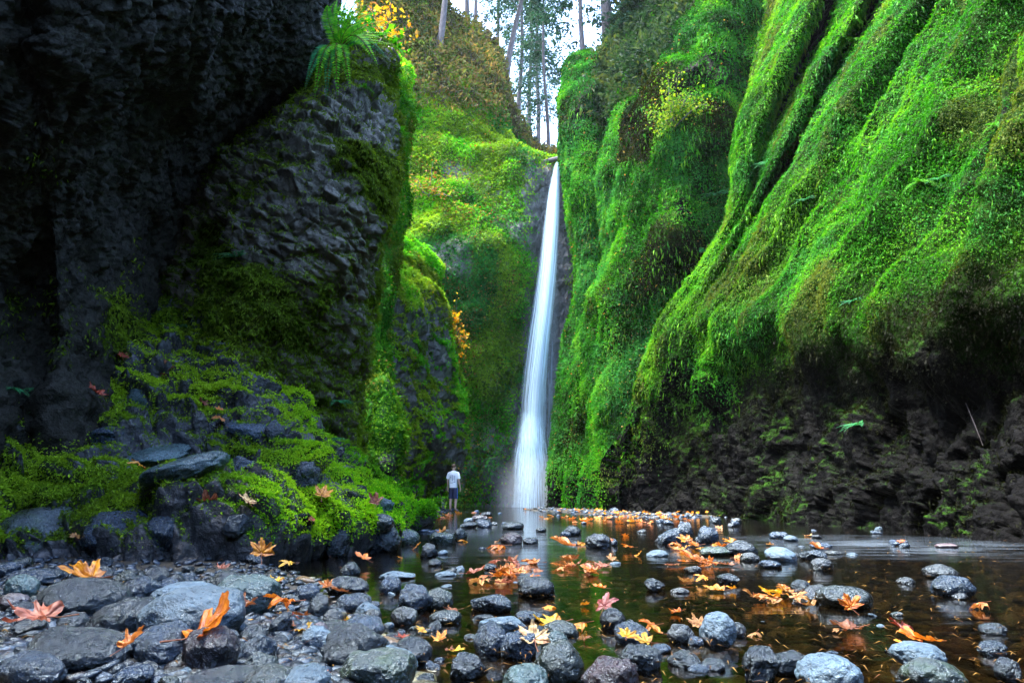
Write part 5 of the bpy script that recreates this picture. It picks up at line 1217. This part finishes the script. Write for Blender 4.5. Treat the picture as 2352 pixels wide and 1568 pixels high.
leaf_cloud(9, (1300, 1300), (22, 7), (34, 54), ['orange', 'peach', 'brown'], 'orange brown leaf in the clump right of the leaf dam', 'leaves of the clump right of the leaf dam')
leaf_cloud(9, (1362, 1312), (14, 8), (36, 54), ['peach', 'pink', 'brown'], 'pinkish leaf in the small heap farther right of the leaf dam', 'leaves of the small heap right of the leaf dam')
leaf_cloud(10, (1790, 1380), (40, 9), (40, 60), ['tan', 'gold', 'peach'], 'tan leaf in the floating raft left of the squared grey block', 'leaves of the tan raft')
leaf_cloud(9, (1600, 1302), (26, 5), (30, 46), ['orange', 'peach', 'brown'], 'orange leaf in the spiky clump in midstream', 'leaves of the spiky midstream clump')
leaf_cloud(8, (1600, 1262), (36, 6), (26, 40), ['orange', 'gold', 'tan'], 'orange leaf wedged among the trio of stones in the rapids', 'leaves among the trio of stones')
leaf_cloud(22, (720, 1430), (150, 60), (26, 52), ['orange', 'brown', 'tan', 'red', 'yellow'], 'small autumn leaf scattered on the near pebble bank', 'small leaves on the near pebble bank')
leaf_cloud(12, (1000, 1232), (50, 18), (22, 36), ['orange', 'gold', 'peach'], 'orange leaf among the small rocks left of the bright reflection', 'leaves among the left shore rocks')
leaf_cloud(34, (1420, 1192), (110, 7), (16, 28), ['orange', 'gold', 'orange', 'peach'], 'orange leaf on the far gravel bar below the right cliff', 'leaves on the far gravel bar')
leaf_cloud(16, (1010, 1186), (60, 6), (15, 26), ['orange', 'gold', 'peach'], 'orange leaf on the shingle near the feet of the person', 'leaves on the shingle near the person')
leaf_cloud(20, (1550, 1420), (330, 70), (26, 50), ['tan', 'orange', 'brown', 'gold'], 'single leaf drifting in the near stream', 'leaves drifting in the near stream', 0.0, 0.25, 0.01)
leaf_cloud(14, (1500, 1255), (260, 18), (18, 34), ['orange', 'gold', 'tan'], 'single leaf drifting in the middle of the stream', 'leaves drifting in the middle of the stream', 0.0, 0.3, 0.01)
# conifer needles and leaf crumbs
P = rand_ground(1500, (-100, 2400), (1180, 1600), lambda P: P[:, 1] > 1.5); P[:, 2] = np.maximum(P[:, 2], 0) + 0.02
n = len(P); a_ = rng.random(n) * 6.28; d = np.stack((np.cos(a_), np.sin(a_), rng.random(n) * 0.3), 1); L = 0.02 + 0.045 * rng.random(n)
tag(leaf_mesh('leaf_litter', P + np.array((0, 0, 0.01)), d, np.tile((0, 0, 1.0), (n, 1)), L, L * 0.10, pick([(0.15, 0.07, 0.02), (0.28, 0.17, 0.05), (0.10, 0.04, 0.02)], rng.random(n)), M_LEAF), 'tan conifer needles sprinkled over stones and water', 'leaf litter', kind='stuff')
P = rand_ground(1000, (880, 1850), (1172, 1214), lambda P: (P[:, 2] > -0.02) & (P[:, 1] > 10)); n = len(P)
a_ = rng.random(n) * 6.28; d = np.stack((np.cos(a_), np.sin(a_), rng.random(n) * 0.5), 1); L = 0.06 + 0.10 * rng.random(n)
tag(leaf_mesh('leaf_litter', P + np.array((0, 0, 0.06)), d, np.array((0, -0.3, 1.0)) + rng.normal(size=(n, 3)) * 0.4, L, L * 0.8, pick([(0.5, 0.16, 0.02), (0.7, 0.3, 0.03), (0.55, 0.25, 0.10)], rng.random(n)), M_LEAF), 'orange leaf litter strewn over the far gravel bar', 'leaf litter', kind='stuff')
# ------------------------------------------------------------------ the person, seen from behind
def plain(name, col, rough=0.6):
    m, N, K = new_mat(name); b = N('BsdfPrincipled', Roughness=rough); b.inputs['Base Color'].default_value = col + (1,)
    o = N('OutputMaterial'); K(b.outputs[0], o.inputs[0]); return m
def skin_mesh(name, verts, edges, radii, mat, parent=None, sub=2, root=0):
    me = bpy.data.meshes.new(name); me.from_pydata(verts, edges, []); o = bpy.data.objects.new(name, me); COL.objects.link(o)
    sk = o.modifiers.new('Skin', 'SKIN'); sk.use_smooth_shade = True; sk.branch_smoothing = 0.3
    for v, r in zip(me.skin_vertices[0].data, radii): v.radius = r if isinstance(r, tuple) else (r, r)
    me.skin_vertices[0].data[root].use_root = True
    sb = o.modifiers.new('Sub', 'SUBSURF'); sb.levels = sub; sb.render_levels = sub
    dg = bpy.context.evaluated_depsgraph_get(); nm = bpy.data.meshes.new_from_object(o.evaluated_get(dg))
    o.modifiers.clear(); o.data = nm; nm.name = name; nm.materials.clear(); nm.materials.append(mat)
    for p in nm.polygons: p.use_smooth = True
    if parent: o.parent = parent
    return o
def person_at(loc, yaw):
    V, E_, Rr = [], [], []
    def add(p, r, par=None):
        V.append(p); Rr.append(r)
        if par is not None: E_.append((par, len(V) - 1))
        return len(V) - 1
    pel = add((0, 0, 0.93), (0.135, 0.10)); sp_ = add((0, 0, 1.10), (0.125, 0.092), pel); ch = add((0, 0.0, 1.29), (0.15, 0.10), sp_)
    nb = add((0, -0.005, 1.45), (0.075, 0.06), ch); nk = add((0, 0.012, 1.52), 0.052, nb); hd = add((0.004, 0.022, 1.585), (0.070, 0.082), nk); hc = add((0.006, 0.024, 1.66), (0.076, 0.094), hd); add((0.006, 0.018, 1.725), (0.05, 0.06), hc)
    nose = add((0.012, 0.125, 1.625), 0.012, hd)
    for s in (-1, 1):
        add((0.006 + s * 0.088, 0.015, 1.625), 0.016, hd)
        hip = add((s * 0.085, 0, 0.86), (0.088, 0.09), pel); kn = add((s * 0.095 + 0.012, 0.012 + 0.05 * (s > 0), 0.49), 0.056, hip); cf = add((s * 0.102 + 0.008, -0.015 + 0.025 * (s > 0), 0.34), 0.054, kn); an = add((s * 0.10, -0.01, 0.085), 0.036, cf)
        bl = add((s * 0.115, 0.10, 0.035), (0.042, 0.03), an); add((s * 0.12, 0.17, 0.025), (0.036, 0.02), bl)
        sh = add((s * 0.165, 0, 1.405), 0.058, ch)
        el = add((s * 0.228, -0.025 + 0.02 * (s < 0), 1.13), 0.040, sh); fo = add((s * 0.245, 0.02 + 0.05 * (s < 0), 1.0), 0.036, el); wr = add((s * 0.258, 0.055 + 0.07 * (s < 0), 0.885), 0.025, fo)
        pm = add((s * 0.264, 0.072 + 0.07 * (s < 0), 0.815), (0.036, 0.022), wr)
        y0 = 0.072 + 0.07 * (s < 0)
        for q, (dy, L) in enumerate(((-0.028, 0.062), (-0.010, 0.078), (0.009, 0.086), (0.028, 0.076))):
            a = add((s * 0.266, y0 + dy, 0.785), 0.0095, pm); b_ = add((s * 0.262, y0 + dy * 1.05 + 0.004, 0.785 - L * 0.5), 0.0088, a); add((s * 0.252, y0 + dy * 1.05 + 0.014, 0.785 - L), 0.0075, b_)
        t1 = add((s * 0.250, y0 + 0.038, 0.835), 0.011, wr); add((s * 0.240, y0 + 0.055, 0.785), 0.009, t1)
    body = skin_mesh('person', V, E_, Rr, plain('skin', (0.5, 0.31, 0.25), 0.5))
    body.location = loc; body.rotation_euler = (0, 0, yaw)
    tag(body, 'person seen from behind in white printed shirt and dark blue shorts facing the waterfall', 'person')
    def rings(L, seg=28):
        th = np.linspace(0, 2 * math.pi, seg, endpoint=False); out = []
        for (cx, cy, z, rx, ry) in L:
            k = 1 + 0.03 * np.sin(th * 5 + z * 14)
            out.append(np.stack((cx + rx * np.cos(th) * k, cy + ry * np.sin(th) * k, np.full(seg, z)), 1))
        G = np.array(out); n = len(L); i = np.arange(n * seg).reshape(n, seg); j = np.roll(i, -1, 1)
        return G.reshape(-1, 3), np.stack((i[:-1], j[:-1], j[1:], i[1:]), -1).reshape(-1, 4)
    # shirt with a dark print on the back
    m, N, K = new_mat('printed_shirt'); tc = N('TexCoord'); sp2 = N('SeparateXYZ'); K(tc.outputs['Object'], sp2.inputs[0])
    X_, Y_, Z_ = sp2.outputs
    def band(x, a, b_): return mathn(N, K, 'MULTIPLY', mathn(N, K, 'GREATER_THAN', x, a), mathn(N, K, 'LESS_THAN', x, b_))
    def box(x0, x1, z0, z1): return mathn(N, K, 'MULTIPLY', band(X_, x0, x1), band(Z_, z0, z1))
    mask = None
    for bx in [(-0.105, -0.085, 1.18, 1.33), (-0.055, -0.038, 1.18, 1.33), (-0.10, -0.045, 1.245, 1.262), (-0.012, 0.012, 1.12, 1.34), (0.05, 0.066, 1.15, 1.32), (0.085, 0.10, 1.05, 1.30), (-0.11, 0.02, 1.035, 1.05), (0.02, 0.11, 1.06, 1.072), (-0.09, -0.03, 1.34, 1.35)]:
        q = box(*bx); mask = q if mask is None else mathn(N, K, 'MAXIMUM', mask, q)
    mask = mathn(N, K, 'MULTIPLY', mask, mathn(N, K, 'LESS_THAN', Y_, 0.0))
    b_ = N('BsdfPrincipled', Roughness=0.8); K(mixc(N, K, mask, (0.72, 0.74, 0.78), (0.05, 0.07, 0.16)), b_.inputs['Base Color']); o = N('OutputMaterial'); K(b_.outputs[0], o.inputs[0])
    tv, tf = rings([(0,0,.86,.158,.118),(0,0,.93,.16,.122),(0,0,1.05,.158,.118),(0,0,1.2,.17,.122),(0,0,1.32,.182,.124),(0,-.003,1.41,.172,.108),(0,0,1.465,.115,.08),(0,0.005,1.495,.068,.064)])
    parts = [(tv, tf)]
    for s in (-1, 1): parts.append(tube_np([(s*.11,0,1.40),(s*.165,0,1.385),(s*.205,-.008,1.28),(s*.222,-.015,1.19)], [.075,.076,.068,.070], 14))
    v, f = joinvf(parts); mesh_np('shirt', v, f, m, body)
    M_SH = plain('navy_shorts', (0.008, 0.012, 0.045), 0.7)
    parts = [rings([(0,0,.90,.148,.108),(0,0,.80,.165,.118)])]
    for s in (-1, 1): parts.append(rings([(s*.075,0,.82,.092,.112),(s*.082,0,.70,.09,.105),(s*.088,0,.58,.088,.10),(s*.09,0.003,.455,.09,.098)], 20))
    v, f = joinvf(parts); sh_ = mesh_np('shorts', v, f, M_SH, body)
    v, f = tube_np([(.172,-.02,.86),(.174,-.025,.7),(.176,-.02,.46)], [.012,.014,.014], 6); mesh_np('side_stripe', v, f, plain('stripe', (0.05, 0.12, 0.55)), sh_)
    hv, hf = ICO3; hv = hv * np.array((0.083, 0.098, 0.085)) * (1 + fbm(hv * 6, 2, 3) * 0.04)[:, None] + np.array((0.006, 0.012, 1.675)); k = (hv[:, 1] > 0.07) & (hv[:, 2] < 1.69)
    hv[k, 1] = 0.06; mesh_np('hair', hv, hf, plain('brown_hair', (0.10, 0.05, 0.03), 0.5), body)
    for s in (-1, 1):
        mesh_np('eye', ICO2[0] * 0.011 + np.array((0.006 + s * 0.033, 0.108, 1.645)), ICO2[1], plain('eye', (0.04, 0.03, 0.03), 0.2), body)
    return body
pf = ground_at(1040, 1173); PH = 104 * pf[1] / F / 1.77
b_ = person_at((pf[0], pf[1], pf[2] + 0.005), -0.25); b_.scale = (PH,) * 3
